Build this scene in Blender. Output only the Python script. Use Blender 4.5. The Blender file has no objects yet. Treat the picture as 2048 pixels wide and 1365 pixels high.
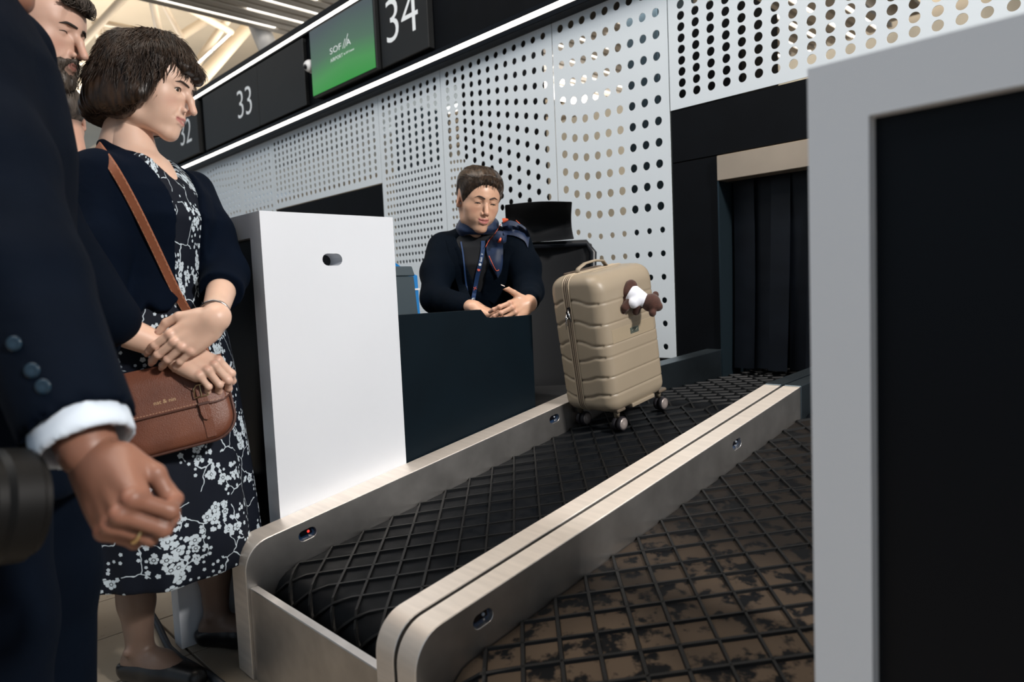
import bpy, bmesh, math, random
import numpy as np
from mathutils import Vector, Matrix
random.seed(7); RNG = np.random.default_rng(7)
S = bpy.context.scene
COL = S.collection
# ------------------------------------------------------------------ camera
F_PX = 1392.1
YAW, PITCH, ROLL = -0.79947865, -0.07163995, -0.04374274
CAM = np.array([0.0, 0.0, 1.0])
def _axes():
    cy, sy, cp, sp, cr, sr = math.cos(YAW), math.sin(YAW), math.cos(PITCH), math.sin(PITCH), math.cos(ROLL), math.sin(ROLL)
    fwd = np.array([sy*cp, cy*cp, sp]); right = np.array([cy, -sy, 0.0]); up = np.cross(right, fwd)
    return cr*right + sr*up, -sr*right + cr*up, fwd
CR, CU, CF = _axes()
cam_d = bpy.data.cameras.new('camera'); cam = bpy.data.objects.new('camera', cam_d); COL.objects.link(cam)
cam_d.sensor_width = 36.0; cam_d.lens = F_PX/2048*36
cam.matrix_world = Matrix(((CR[0], CU[0], -CF[0], CAM[0]), (CR[1], CU[1], -CF[1], CAM[1]), (CR[2], CU[2], -CF[2], CAM[2]), (0, 0, 0, 1)))
cam_d.clip_start = 0.02; cam_d.clip_end = 200
cam_d.dof.use_dof = True; cam_d.dof.focus_distance = 1.75; cam_d.dof.aperture_fstop = 3.3
S.camera = cam
ZF = 0.25          # floor level while building; the whole scene is brought to metres (x 1.225, floor at 0) at the end
US = 1/1.225
def at(x, y, d):
    """world point seen at photo position x, y at distance d along the view axis"""
    return CAM + d*((x-1024)/F_PX*CR - (y-682.5)/F_PX*CU + CF)
# ------------------------------------------------------------------ world and lights
W = bpy.data.worlds.new('world'); S.world = W; W.use_nodes = True
W.node_tree.nodes['Background'].inputs[0].default_value = (0.72, 0.86, 1.0, 1)
W.node_tree.nodes['Background'].inputs[1].default_value = 0.39
def area(name, loc, target, size, power, color=(1, 1, 1), sy=None):
    l = bpy.data.lights.new(name, 'AREA'); l.energy = power; l.color = color; l.size = size
    if sy: l.shape = 'RECTANGLE'; l.size_y = sy
    o = bpy.data.objects.new(name, l); COL.objects.link(o); o.location = loc
    o.rotation_euler = (Vector(target)-Vector(loc)).to_track_quat('-Z', 'Y').to_euler()
    return o
area('key_light', (2.7, 1.3, 3.1), (-1.3, 1.2, 0.9), 0.40, 200, (1.0, 0.95, 0.90))  # unseen key light at the right, inferred from lit faces and shadows
area('overhead_light', (-2.6, -1.2, 5.6), (-2.0, 1.2, 0.6), 3.0, 150, (1.0, 0.96, 0.9))
area('overhead_light', (-1.0, 0.9, 5.0), (-1.0, 1.0, 0.5), 1.4, 62, (1.0, 0.88, 0.76))  # unseen overhead light added to brighten the rail tops
area('roof_fill_light', (-9.0, 7.0, 3.6), (-9.2, 7.0, 9.0), 4.0, 620, (1.0, 0.93, 0.84))  # fill added under the roof to brighten its underside, no such lamp seen
area('roof_fill_light', (-16.0, 3.0, 3.2), (-16.2, 3.0, 9.0), 4.0, 620, (1.0, 0.93, 0.84))  # second added roof fill, farther left
area('rear_fill_light', (-3.2, 4.2, 3.2), (-3.2, 5.6, 1.4), 3.5, 42, (1.0, 0.96, 0.90), 0.4)  # fill added behind the panels so the rear wall shows bright through their holes
area('roof_fill_light', (-4.5, 15.0, 4.2), (-4.6, 15.0, 9.0), 5.0, 1100, (1.0, 0.94, 0.86))  # added fill, makes the roof bright where it shows through the panel holes
S.view_settings.view_transform = 'Standard'; S.view_settings.look = 'None'
S.view_settings.exposure = 0.0; S.view_settings.gamma = 1.0; S.view_settings.use_curve_mapping = False
# ------------------------------------------------------------------ materials
def srgb(r, g, b):
    f = lambda c: (c/255/12.92 if c/255 <= 0.04045 else ((c/255+0.055)/1.055)**2.4)
    return (f(r), f(g), f(b), 1.0)
class NT:
    """small helper to wire shader nodes"""
    def __init__(s, name):
        s.m = bpy.data.materials.new(name); s.m.use_nodes = True
        s.t = s.m.node_tree; s.b = s.t.nodes['Principled BSDF']
    def n(s, kind, **kw):
        nd = s.t.nodes.new(kind)
        for k, v in kw.items(): setattr(nd, k, v)
        return nd
    def put(s, sock, v):
        if isinstance(v, bpy.types.NodeSocket): s.t.links.new(v, sock)
        elif v is not None: sock.default_value = v
    def math(s, op, a, b=None, c=None, clamp=False):
        nd = s.n('ShaderNodeMath', operation=op, use_clamp=clamp)
        for i, v in enumerate((a, b, c)): s.put(nd.inputs[i], v)
        return nd.outputs[0]
    def vmath(s, op, a, b=None, scale=None):
        nd = s.n('ShaderNodeVectorMath', operation=op)
        s.put(nd.inputs[0], a)
        if b is not None: s.put(nd.inputs[1], b)
        if scale is not None: s.put(nd.inputs['Scale'], scale)
        return nd.outputs[1] if op in ('LENGTH', 'DISTANCE', 'DOT_PRODUCT') else nd.outputs[0]
    def mix(s, f, a, b):
        nd = s.n('ShaderNodeMix', data_type='RGBA'); s.put(nd.inputs[0], f); s.put(nd.inputs[6], a); s.put(nd.inputs[7], b)
        return nd.outputs[2]
    def ramp(s, f, stops):
        nd = s.n('ShaderNodeValToRGB'); s.put(nd.inputs[0], f)
        e = nd.color_ramp.elements
        while len(e) < len(stops): e.new(0.5)
        for i, (p, c) in enumerate(stops): e[i].position = p; e[i].color = c if len(c) == 4 else (*c, 1)
        return nd.outputs[0]
    def noise(s, scale, detail=3, vec=None, rough=0.5):
        nd = s.n('ShaderNodeTexNoise'); nd.inputs['Scale'].default_value = scale; nd.inputs['Detail'].default_value = detail
        nd.inputs['Roughness'].default_value = rough
        s.put(nd.inputs['Vector'], vec if vec is not None else s.obj())
        return nd.outputs[0]
    def obj(s):
        if not hasattr(s, 'tc'): s.tc = s.n('ShaderNodeTexCoord')
        return s.tc.outputs['Object']
    def uv(s):
        if not hasattr(s, 'tc'): s.tc = s.n('ShaderNodeTexCoord')
        return s.tc.outputs['UV']
    def bump(s, h, strength=0.3, dist=0.002):
        nd = s.n('ShaderNodeBump'); nd.inputs['Strength'].default_value = strength; nd.inputs['Distance'].default_value = dist
        s.put(nd.inputs['Height'], h); s.t.links.new(nd.outputs[0], s.b.inputs['Normal'])
MATS = {}
def mat(name, color, rough=0.5, metal=0.0, var=0.0, vscale=8.0, bump=0.0, bscale=200.0, bdist=0.001, emit=None, estr=1.0, spec=0.5, aniso=None, sss=0.0, stretch=None, sheen=0.0, coat=0.0):
    if name in MATS: return MATS[name]
    k = NT(name); b = k.b
    b.inputs['Roughness'].default_value = rough; b.inputs['Metallic'].default_value = metal
    b.inputs['Specular IOR Level'].default_value = spec
    b.inputs['Base Color'].default_value = color
    vec = None
    if stretch is not None: vec = k.vmath('MULTIPLY', k.obj(), stretch)
    if var > 0:
        f = k.noise(vscale, 4, vec)
        dark = tuple(c*(1-var) for c in color[:3]) + (1,); lite = tuple(min(1, c*(1+var)) for c in color[:3]) + (1,)
        k.put(b.inputs['Base Color'], k.ramp(f, [(0.3, dark), (0.7, lite)]))
    if bump > 0: k.bump(k.noise(bscale, 3, vec), bump, bdist)
    if emit: b.inputs['Emission Color'].default_value = emit; b.inputs['Emission Strength'].default_value = estr
    if sss: b.inputs['Subsurface Weight'].default_value = sss; b.inputs['Subsurface Radius'].default_value = (0.012, 0.005, 0.003); b.inputs['Subsurface Scale'].default_value = 1.0
    if sheen: b.inputs['Sheen Weight'].default_value = sheen; b.inputs['Sheen Roughness'].default_value = 0.4
    if coat: b.inputs['Coat Weight'].default_value = coat
    MATS[name] = k.m
    return k.m
# ------------------------------------------------------------------ object helpers
def link(o, parent=None, label=None, cat=None, group=None, kind=None):
    COL.objects.link(o)
    if parent is not None: o.parent = parent
    if label: o['label'] = label
    if cat: o['category'] = cat
    if group: o['group'] = group
    if kind: o['kind'] = kind
    return o
def empty(name, loc=(0, 0, 0), label=None, cat=None, group=None, kind=None, M=None):
    o = bpy.data.objects.new(name, None); o.empty_display_size = 0.05
    if M is not None: o.matrix_world = M
    else: o.location = loc
    return link(o, None, label, cat, group, kind)
def meshobj(name, verts, faces, m, parent=None, smooth=False, bevel=0.0, segs=2, angle=None, **kw):
    me = bpy.data.meshes.new(name); me.from_pydata([tuple(v) for v in verts], [], [tuple(f) for f in faces])
    if bevel > 0:
        bm = bmesh.new(); bm.from_mesh(me); bmesh.ops.recalc_face_normals(bm, faces=bm.faces)
        es = [e for e in bm.edges if len(e.link_faces) == 2 and e.calc_face_angle(0) > 0.5]
        bmesh.ops.bevel(bm, geom=es, offset=bevel, segments=segs, affect='EDGES', profile=0.5, clamp_overlap=True)
        bm.to_mesh(me); bm.free()
    else:
        bm = bmesh.new(); bm.from_mesh(me); bmesh.ops.recalc_face_normals(bm, faces=bm.faces); bm.to_mesh(me); bm.free()
    if smooth: me.polygons.foreach_set('use_smooth', [True]*len(me.polygons))
    if angle and smooth: me.set_sharp_from_angle(angle=angle)
    if m: me.materials.append(m)
    me.update()
    return link(bpy.data.objects.new(name, me), parent, **kw)
class B:
    """collects simple solids that become ONE mesh"""
    def __init__(s): s.v = []; s.f = []
    def add(s, vs, fs):
        o = len(s.v); s.v += [tuple(v) for v in vs]; s.f += [tuple(i+o for i in f) for f in fs]; return s
    def box(s, lo, hi):
        x0, y0, z0 = lo; x1, y1, z1 = hi
        return s.add([(x0,y0,z0),(x1,y0,z0),(x1,y1,z0),(x0,y1,z0),(x0,y0,z1),(x1,y0,z1),(x1,y1,z1),(x0,y1,z1)],
                     [(0,3,2,1),(4,5,6,7),(0,1,5,4),(1,2,6,5),(2,3,7,6),(3,0,4,7)])
    def obox(s, c, ax, ay, az):
        c, ax, ay, az = map(np.array, (c, ax, ay, az))
        vs = [c+i*ax+j*ay+k*az for k in (-1, 1) for i, j in ((-1,-1),(1,-1),(1,1),(-1,1))]
        return s.add(vs, [(0,3,2,1),(4,5,6,7),(0,1,5,4),(1,2,6,5),(2,3,7,6),(3,0,4,7)])
    def extrude(s, poly, a, b):
        """poly: list of 3-D points (closed, planar), extruded from offset a to offset b (vectors)"""
        n = len(poly); a, b = np.array(a), np.array(b)
        vs = [np.array(p)+a for p in poly]+[np.array(p)+b for p in poly]
        return s.add(vs, [tuple(range(n))[::-1], tuple(range(n, 2*n))]+[(i, (i+1) % n, n+(i+1) % n, n+i) for i in range(n)])
    def tube(s, pts, r, n=8, cap=True, flat=None):
        P = [np.array(p, float) for p in pts]; m = len(P)
        R = r if hasattr(r, '__len__') else [r]*m
        t0 = P[1]-P[0]; t0 = t0/np.linalg.norm(t0)
        ref = np.array([0, 0, 1.0]) if abs(t0[2]) < 0.9 else np.array([1.0, 0, 0])
        u = np.cross(t0, ref); u /= np.linalg.norm(u); vs = []
        for i in range(m):
            t = P[min(i+1, m-1)]-P[max(i-1, 0)]; t = t/(np.linalg.norm(t)+1e-12)
            u = u-t*(u@t); u /= (np.linalg.norm(u)+1e-12); w = np.cross(t, u)
            ru, rw = (R[i], R[i]) if flat is None else (R[i], R[i]*flat)
            for k in range(n):
                a = 2*math.pi*k/n; vs.append(P[i]+u*ru*math.cos(a)+w*rw*math.sin(a))
        fs = [(i*n+k, i*n+(k+1) % n, (i+1)*n+(k+1) % n, (i+1)*n+k) for i in range(m-1) for k in range(n)]
        if cap: fs += [tuple(range(n))[::-1], tuple(range((m-1)*n, m*n))]
        return s.add(vs, fs)
    def rings(s, rings, cap=True, close=True):
        n = len(rings[0]); m = len(rings)
        vs = [p for r in rings for p in r]
        fs = [(i*n+k, i*n+(k+1) % n, (i+1)*n+(k+1) % n, (i+1)*n+k) for i in range(m-1) for k in range(n if close else n-1)]
        if cap: fs += [tuple(range(n))[::-1], tuple(range((m-1)*n, m*n))]
        return s.add(vs, fs)
    def lathe(s, prof, c, axis, n=20):
        """prof: (radius, height) along axis through c"""
        ax = np.array(axis, float); ax /= np.linalg.norm(ax)
        ref = np.array([0, 0, 1.0]) if abs(ax[2]) < 0.9 else np.array([1.0, 0, 0])
        u = np.cross(ax, ref); u /= np.linalg.norm(u); w = np.cross(ax, u)
        return s.rings([[np.array(c)+ax*hh+r*(u*math.cos(2*math.pi*k/n)+w*math.sin(2*math.pi*k/n)) for k in range(n)] for r, hh in prof])
    def sphere(s, c, r, n=12, m=8):
        r = np.array(r if hasattr(r, '__len__') else (r, r, r)); c = np.array(c)
        return s.rings([[c+r*np.array((math.cos(2*math.pi*k/n)*math.sin(a), math.sin(2*math.pi*k/n)*math.sin(a), math.cos(a))) for k in range(n)]
                        for a in [math.pi*(i+0.04)/(m+0.08) for i in range(m+1)]])
    def build(s, name, m, parent=None, **kw): return meshobj(name, s.v, s.f, m, parent, **kw)
def rect2(x0, z0, x1, z1): return [(x0, z0), (x1, z0), (x1, z1), (x0, z1)]
def sheet(name, outer, holes, thick, m, parent, Mx, bevel=0.0):
    """flat sheet with holes: outer and holes are 2-D loops, Mx takes (x, y, 0) to the world"""
    cu = bpy.data.curves.new(name, 'CURVE'); cu.dimensions = '2D'; cu.fill_mode = 'BOTH'; cu.extrude = thick/2; cu.bevel_depth = bevel
    for lp in [outer]+holes:
        sp = cu.splines.new('POLY'); sp.points.add(len(lp)-1); sp.use_cyclic_u = True
        sp.points.foreach_set('co', [c for (x, y) in lp for c in (x, y, 0, 1)])
    tmp = bpy.data.objects.new('tmp', cu); COL.objects.link(tmp)
    dg = bpy.context.evaluated_depsgraph_get(); me = bpy.data.meshes.new_from_object(tmp.evaluated_get(dg))
    bpy.data.objects.remove(tmp); bpy.data.curves.remove(cu)
    me.transform(Mx); me.materials.clear(); me.materials.append(m); me.polygons.foreach_set('use_smooth', [False]*len(me.polygons))
    o = bpy.data.objects.new(name, me); me.name = name
    return link(o, parent)
XZ = lambda y: Matrix(((1, 0, 0, 0), (0, 0, -1, y), (0, 1, 0, 0), (0, 0, 0, 1)))   # sheet x, y -> world x, z at depth y
YZ = lambda x: Matrix(((0, 0, 1, x), (1, 0, 0, 0), (0, 1, 0, 0), (0, 0, 0, 1)))
def circ(x, z, r, n=14): return [(x+r*math.cos(2*math.pi*k/n), z+r*math.sin(2*math.pi*k/n)) for k in range(n)]
def slot(x, z, w, h, n=8, ang=0.0):
    r = h/2; d = w/2-r; c, s_ = math.cos(ang), math.sin(ang)
    p = [(d+r*math.sin(math.pi*k/n), -r*math.cos(math.pi*k/n)) for k in range(n+1)]+[(-d-r*math.sin(math.pi*k/n), r*math.cos(math.pi*k/n)) for k in range(n+1)]
    return [(x+c*a-s_*b, z+s_*a+c*b) for a, b in p]
FONTS = {}
def text(body, size, Mx, m, parent, name='lettering', thick=0.0008, align='LEFT', shear=0.0, spacing=1.0, bold=0.0):
    cu = bpy.data.curves.new(name, 'FONT'); cu.body = body; cu.size = size; cu.extrude = thick; cu.align_x = align; cu.shear = shear
    cu.space_character = spacing; cu.offset = bold; cu.resolution_u = 4
    tmp = bpy.data.objects.new('tmp', cu); COL.objects.link(tmp)
    dg = bpy.context.evaluated_depsgraph_get(); me = bpy.data.meshes.new_from_object(tmp.evaluated_get(dg))
    bpy.data.objects.remove(tmp); bpy.data.curves.remove(cu)
    me.transform(Mx); me.materials.clear(); me.materials.append(m); me.name = name
    return link(bpy.data.objects.new(name, me), parent)
def frame(o, x, y, z=None):
    """4x4 matrix from origin and axes"""
    x = np.array(x, float); x /= np.linalg.norm(x); y = np.array(y, float); y = y-x*(x@y); y /= np.linalg.norm(y)
    z = np.cross(x, y)
    return Matrix(((x[0], y[0], z[0], o[0]), (x[1], y[1], z[1], o[1]), (x[2], y[2], z[2], o[2]), (0, 0, 0, 1)))
# ================================================================== SETTING
M_white = mat('white_laminate', (0.69, 0.72, 0.77, 1), 0.38, var=0.02, vscale=3)
M_panel = mat('panel_powder_coat', (0.68, 0.745, 0.80, 1), 0.45, bump=0.05, bscale=900, bdist=0.0004)
M_black = mat('black_laminate', (0.0022, 0.0030, 0.0045, 1), 0.55, var=0.2, spec=0.10)
M_blackgloss = mat('black_gloss', (0.0020, 0.0034, 0.006, 1), 0.35, spec=0.16)
M_sign = mat('sign_graphite', (0.010, 0.011, 0.012, 1), 0.45, var=0.1, spec=0.35)
M_steel = mat('brushed_steel', (0.93, 0.85, 0.77, 1), 0.42, 0.55, var=0.06, vscale=6, bump=0.12, bscale=60, bdist=0.0006, stretch=(1, 14, 14))
M_steelb = mat('satin_steel', (0.60, 0.58, 0.56, 1), 0.40, 1.0, var=0.14, vscale=14, bump=0.10, bscale=420, bdist=0.0004)
M_led = mat('led_diffuser', (1, 1, 1, 1), 0.5, emit=(1.0, 0.93, 0.84, 1), estr=3.2)
M_beige = mat('beige_paint', srgb(200, 186, 164), 0.6, var=0.06, vscale=0.6)
M_cream = mat('cream_paint', srgb(214, 200, 180), 0.5, var=0.04, vscale=1.0)
M_text = mat('white_lettering', (0.78, 0.82, 0.85, 1), 0.5, emit=(0.8, 0.86, 0.9, 1), estr=0.12)
# ---- floor with separate tiles
def tile_mat():
    k = NT('floor_tile'); n1 = k.noise(3.0, 5); n2 = k.noise(55, 3)
    base = k.ramp(n1, [(0.3, srgb(150, 138, 122)), (0.7, srgb(176, 164, 148))])
    spots = k.ramp(n2, [(0.66, (1, 1, 1, 1)), (0.74, (0.55, 0.5, 0.45, 1))])
    mm = k.n('ShaderNodeMix', data_type='RGBA', blend_type='MULTIPLY'); mm.inputs[0].default_value = 0.6
    k.put(mm.inputs[6], base); k.put(mm.inputs[7], spots); k.put(k.b.inputs['Base Color'], mm.outputs[2])
    k.b.inputs['Roughness'].default_value = 0.42
    return k.m
M_tile = tile_mat()
TP = 0.2306
def floor_mat():
    k = NT('floor_far'); bt = k.n('ShaderNodeTexBrick'); bt.offset = 0.0; k.put(bt.inputs['Vector'], k.vmath('ADD', k.obj(), (2.003+200*TP, -0.499+200*TP, 0)))
    for nm, v in (('Scale', 1.0), ('Mortar Size', 0.0025), ('Brick Width', TP), ('Row Height', TP), ('Color1', srgb(132, 122, 109)), ('Color2', srgb(139, 129, 116)), ('Mortar', srgb(92, 84, 74))): bt.inputs[nm].default_value = v
    k.put(k.b.inputs['Base Color'], bt.outputs['Color']); k.b.inputs['Roughness'].default_value = 0.45
    return k.m
floor = B().box((-26, -9, ZF-0.10), (8, 26, ZF-0.006)).build('floor', floor_mat(), kind='structure')
tile_me = None
for i in range(13):
    for j in range(12):
        x0 = -2.003 + (i-6)*TP; y0 = 0.499 + (j-7)*TP
        if x0 > -0.9: continue
        if tile_me is None:
            o = B().box((0, 0, -0.008), (TP-0.005, TP-0.005, 0)).build('tile', M_tile, floor, bevel=0.0012, segs=1); tile_me = o.data
        else:
            o = link(bpy.data.objects.new('tile', tile_me), floor)
        o.location = (x0, y0, ZF)
# ---- perforated back wall
YW = 2.41
wall = empty('wall_back', (-3.2, YW, 0), kind='structure')
WM = Matrix.Translation((3.2, -YW, 0))
def panel(x0, x1, z0, z1, holes):
    g = 0.0022
    o = sheet('panel', rect2(x0+g, z0+g, x1-g, z1-g), holes, 0.0030, M_panel, wall, WM @ XZ(YW))
    return o
ZT = 2.190
def grid(x0, n, px, z0, m, pz, r, fn=None, seg=14):
    out = []
    for i in range(n):
        for j in range(m):
            x, z = x0+i*px, z0-j*pz
            if fn:
                q = fn(i, j, x, z)
                if q is None: continue
                x, z = q
            out.append(circ(x, z, r, seg))
    return out
# over the tunnel of this desk: 22 columns
panel(-1.535, -0.15, 1.673, ZT, grid(-1.478, 22, 0.0618, 2.147, 11, 0.0418, 0.0165, lambda i, j, x, z: (x, z) if x < -0.19 else None, 18))
# 0.6 m panel beside the tunnel: rows bend up at its left edge, small holes in the lower half
def f1(i, j, x, z):
    lift = 0.0052*j*(1.0, 0.42, 0.09)[i] if i < 3 else 0.0
    return (x, z+lift)
def f1b(i, j, x, z):
    lift = (0.060+0.004*j)*(1.0, 0.48, 0.15)[i] if i < 3 else 0.0
    return (x, z+lift)
panel(-2.136, -1.535, 0.70, ZT, grid(-2.086, 9, 0.0620, 2.150, 11, 0.0836, 0.0172, f1, 20)+grid(-2.086, 9, 0.0627, 1.219, 6, 0.0943, 0.0125, f1b, 16))
# 0.8 m panel: rows fan out to the right
def f2(i, j, x, z):
    u = i/11; p = 0.0414+(0.0723-0.0414)*max(0.0, (u-0.08)/0.92)**1.05
    z = 2.148-j*p
    return None if z < 1.40 or (z < 1.71 and i < 6 and i < (1.73-z)*38) else (x, z)
fine2 = grid(-2.882, 9, 0.0268, 1.692, 13, 0.0412, 0.0098, lambda i, j, x, z: (x, z-0.0009*i*i*(0.6 if j < 4 else 0.3)) if i < 5+j*0.5 else None, 12)
panel(-2.938, -2.136, 0.70, ZT, grid(-2.881, 12, 0.0627, 2.148, 19, 0.0414, 0.0156, f2, 16)+fine2)
# 0.59 m panel: coarse above, fine below
panel(-3.527, -2.938, 0.70, ZT, grid(-3.476, 9, 0.0610, 2.146, 11, 0.0412, 0.0150, None, 14)+grid(-3.478, 17, 0.0307, 1.692, 13, 0.0412, 0.0105, None, 12))
# over the neighbouring tunnel and on to the left
panel(-4.915, -3.527, 1.675, ZT, grid(-4.872, 22, 0.0612, 2.142, 11, 0.0412, 0.0150, None, 12))
panel(-5.490, -4.915, 0.70, ZT, grid(-5.425, 8, 0.0645, 2.131, 11, 0.0465, 0.0135, None, 10)+grid(-5.44, 15, 0.0325, 1.62, 8, 0.042, 0.010, None, 8))
panel(-6.180, -5.490, 0.70, ZT, grid(-6.13, 11, 0.059, 2.125, 18, 0.050, 0.0125, lambda i, j, x, z: (x, z+0.012*math.sin(j*0.5+i*0.4)), 8))
panel(-7.70, -6.180, 0.70, ZT, grid(-7.64, 24, 0.060, 2.13, 18, 0.050, 0.0125, None, 8))
# black cladding round the tunnels and below the panels
def clad(*a): return a
for nm, lo, hi in (('cladding', (-1.533, 2.412, 1.474), (-0.15, 2.432, 1.671)), ('cladding', (-1.533, 2.412, ZF), (-1.337, 2.432, 1.470)),
                   ('cladding', (-4.913, 2.412, 0.95), (-3.529, 2.432, 1.673)), ('cladding', (-7.70, 2.405, ZF), (-4.915, 2.425, 0.698)), ('cladding', (-4.913, 2.412, ZF), (-3.529, 2.432, 0.946)),
                   ('cladding', (-3.527, 2.405, ZF), (-1.537, 2.425, 0.698)), ('cladding', (-0.24, 2.412, ZF), (0.9, 2.432, 1.470))):
    B().box(np.array(lo)+(3.2, -YW, 0), np.array(hi)+(3.2, -YW, 0)).build(nm, M_black, wall, bevel=0.001, segs=1)
panel(-0.15, 0.9, 0.70, ZT, grid(-0.08, 15, 0.062, 2.147, 11, 0.0418, 0.0165, None, 10))
# ---- overhead sign bulkhead with two light lines
bulk = empty('trim_1', (-3.0, YW, 2.2), kind='structure')
BM = (3.0, -YW, -2.2)
def bbox(lo, hi): return np.array(lo)+BM, np.array(hi)+BM
XL, XR = -14.0, 0.9
B().box(*bbox((XL, 2.375, 2.262), (XR, 2.62, 2.72))).build('backing_board', M_black, bulk)
B().box(*bbox((XL, 2.345, 2.236), (XR, 2.62, 2.262))).box(*bbox((XL, 2.345, 2.186), (XR, 2.62, 2.212))).build('lower_profile', M_blackgloss, bulk, bevel=0.002, segs=1)
B().box(*bbox((XL, 2.345, 2.72), (XR, 2.62, 2.735))).box(*bbox((XL, 2.345, 2.757), (XR, 2.62, 2.80))).build('upper_profile', M_blackgloss, bulk, bevel=0.002, segs=1)
B().box(*bbox((XL, 2.3435, 2.212), (XR, 2.40, 2.236))).build('light_line', M_led, bulk)
B().box(*bbox((XL, 2.3435, 2.735), (XR, 2.40, 2.757))).build('light_line', M_led, bulk)
# ---- number boards and screen
def board(x0, x1, z0, z1, y0, label, digits=None, dx=0, dz=0, size=0.2):
    e = empty('number_board' if digits else 'blank_board', ((x0+x1)/2, 2.375, z0), label, 'sign', 'boards on the overhead bulkhead')
    o = np.array(((x0+x1)/2, 2.375, z0))
    B().box(np.array((x0, y0, z0))-o, np.array((x1, 2.374, z1))-o).build('board', M_sign, e, bevel=0.003, segs=1)
    if digits: text(digits, size, frame(np.array((dx, y0-0.0006, dz))-o, (1, 0, 0), (0, 0, 1)), M_text, e, 'digits', 0.0005, spacing=0.95, bold=-0.0035)
    return e
board(-2.925+0.0-0.43, -2.925, 2.285, 2.712, 2.335, 'graphite sign board reading 34, right of the green screen', '34', -3.318, 2.40, 0.335)
board(-4.945, -4.255, 2.280, 2.712, 2.345, 'blank graphite board right of the number 33')
board(-5.97, -4.952, 2.280, 2.712, 2.345, 'graphite sign board reading 33', '33', -5.325, 2.40, 0.30)
board(-6.56, -6.065, 2.280, 2.712, 2.325, 'graphite sign board reading 32, beside the standing woman', '32', -6.49, 2.40, 0.30)
board(-7.6, -6.572, 2.280, 2.712, 2.335, 'blank graphite board left of the number 32')
def screen_mat():
    k = NT('screen_green'); sx = k.n('ShaderNodeSeparateXYZ'); k.put(sx.inputs[0], k.obj())
    f = k.math('ADD', k.math('MULTIPLY', sx.outputs[2], 2.3), k.math('MULTIPLY', k.math('ABSOLUTE', k.math('SUBTRACT', sx.outputs[0], 0.05)), 0.25))
    c = k.ramp(f, [(0.0, srgb(38, 150, 52)), (0.28, srgb(70, 150, 78)), (0.55, srgb(78, 112, 90)), (0.95, srgb(72, 84, 88))])
    k.b.inputs['Base Color'].default_value = (0.01, 0.01, 0.01, 1); k.b.inputs['Roughness'].default_value = 0.25
    k.put(k.b.inputs['Emission Color'], c); k.b.inputs['Emission Strength'].default_value = 0.85
    return k.m
scr = empty('display_screen', (-3.735, 2.374, 2.285), 'lit green display screen with white airport lettering on the bulkhead', 'screen')
B().box((-0.368, -0.062, 0.0), (0.365, 0.0, 0.415)).build('housing', M_sign, scr, bevel=0.004, segs=1)
B().box((-0.360, -0.0645, 0.010), (0.352, -0.062, 0.407)).build('panel', screen_mat(), scr)
Mt = lambda x, z: frame((x, -0.0652, z), (1, 0, 0), (0, 0, 1))
Mt = lambda x, z, w=1.0: frame((x, -0.0652, z), (1, 0, 0), (0, 0, 1)) @ Matrix.Diagonal((w, 1, 1, 1))
text('SOF', 0.052, Mt(-0.128, 0.205, 1.45), M_text, scr, 'lettering', 0.0003, spacing=1.05)
text('A', 0.052, Mt(0.062, 0.205, 1.45), M_text, scr, 'lettering', 0.0003)
for x, z, l in ((0.020, 0.203, 0.058), (0.040, 0.200, 0.085)):
    B().box((0.0, -0.066, 0.0), (0.0045, -0.065, l)).build('lettering', M_text, scr).matrix_local = Matrix.Translation((x, 0, z)) @ Matrix.Rotation(math.radians(32), 4, 'Y')
text('AIRPORT', 0.030, Mt(-0.125, 0.158, 1.1), M_text, scr, 'lettering', 0.0003, spacing=1.1)
text('by SOF Connect', 0.017, Mt(0.030, 0.163), M_text, scr, 'lettering', 0.0003)
# dome camera between the boards
cm = empty('security_camera', (-4.150, 2.37, 2.50), 'small white dome security camera left of the green screen', 'camera')
M_plw = mat('white_plastic', (0.75, 0.76, 0.78, 1), 0.3)
B().lathe([(0.040, 0), (0.043, -0.01), (0.043, -0.030), (0.038, -0.04)], (0, 0, 0), (0, 1, 0), 20).build('base', M_plw, cm, smooth=True, angle=0.6)
B().sphere((0, -0.042, 0.0), 0.039, 18, 12).build('dome', M_plw, cm, smooth=True)
B().sphere((0.004, -0.072, -0.010), (0.017, 0.014, 0.017), 14, 10).build('lens', mat('lens_black', (0.004, 0.004, 0.006, 1), 0.1), cm, smooth=True)
# ---- luggage tunnel: portal frame, chute lining and strip curtain
tun = empty('door_1', (-0.80, 2.42, 0.60), kind='structure')
M_bronze = mat('champagne_steel', (0.52, 0.43, 0.34, 1), 0.45, 0.85, var=0.08, vscale=5, bump=0.06, bscale=500)
def tb(lo, hi): return np.array(lo)-(-0.80, 2.42, 0.60), np.array(hi)-(-0.80, 2.42, 0.60)
B().box(*tb((-1.334, 2.398, 1.376), (-0.24, 2.470, 1.468))).build('lintel', M_bronze, tun, bevel=0.002, segs=1)
B().box(*tb((-1.336, 2.403, 0.62), (-1.330, 2.90, 1.376))).build('side_lining', mat('dark_blue_steel', (0.03, 0.05, 0.065, 1), 0.35, 0.7), tun)
B().box(*tb((-0.246, 2.403, 0.62), (-0.24, 2.90, 1.376))).build('side_lining', MATS['dark_blue_steel'], tun)
B().box(*tb((-1.336, 2.90, 0.55), (-0.24, 2.92, 1.468))).box(*tb((-1.336, 2.47, 1.44), (-0.24, 2.92, 1.468))).build('back_lining', M_black, tun)
M_rub = mat('curtain_rubber', (0.0035, 0.005, 0.008, 1), 0.40, var=0.2, vscale=12, spec=0.22)
xs = -1.318
i = 0
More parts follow.
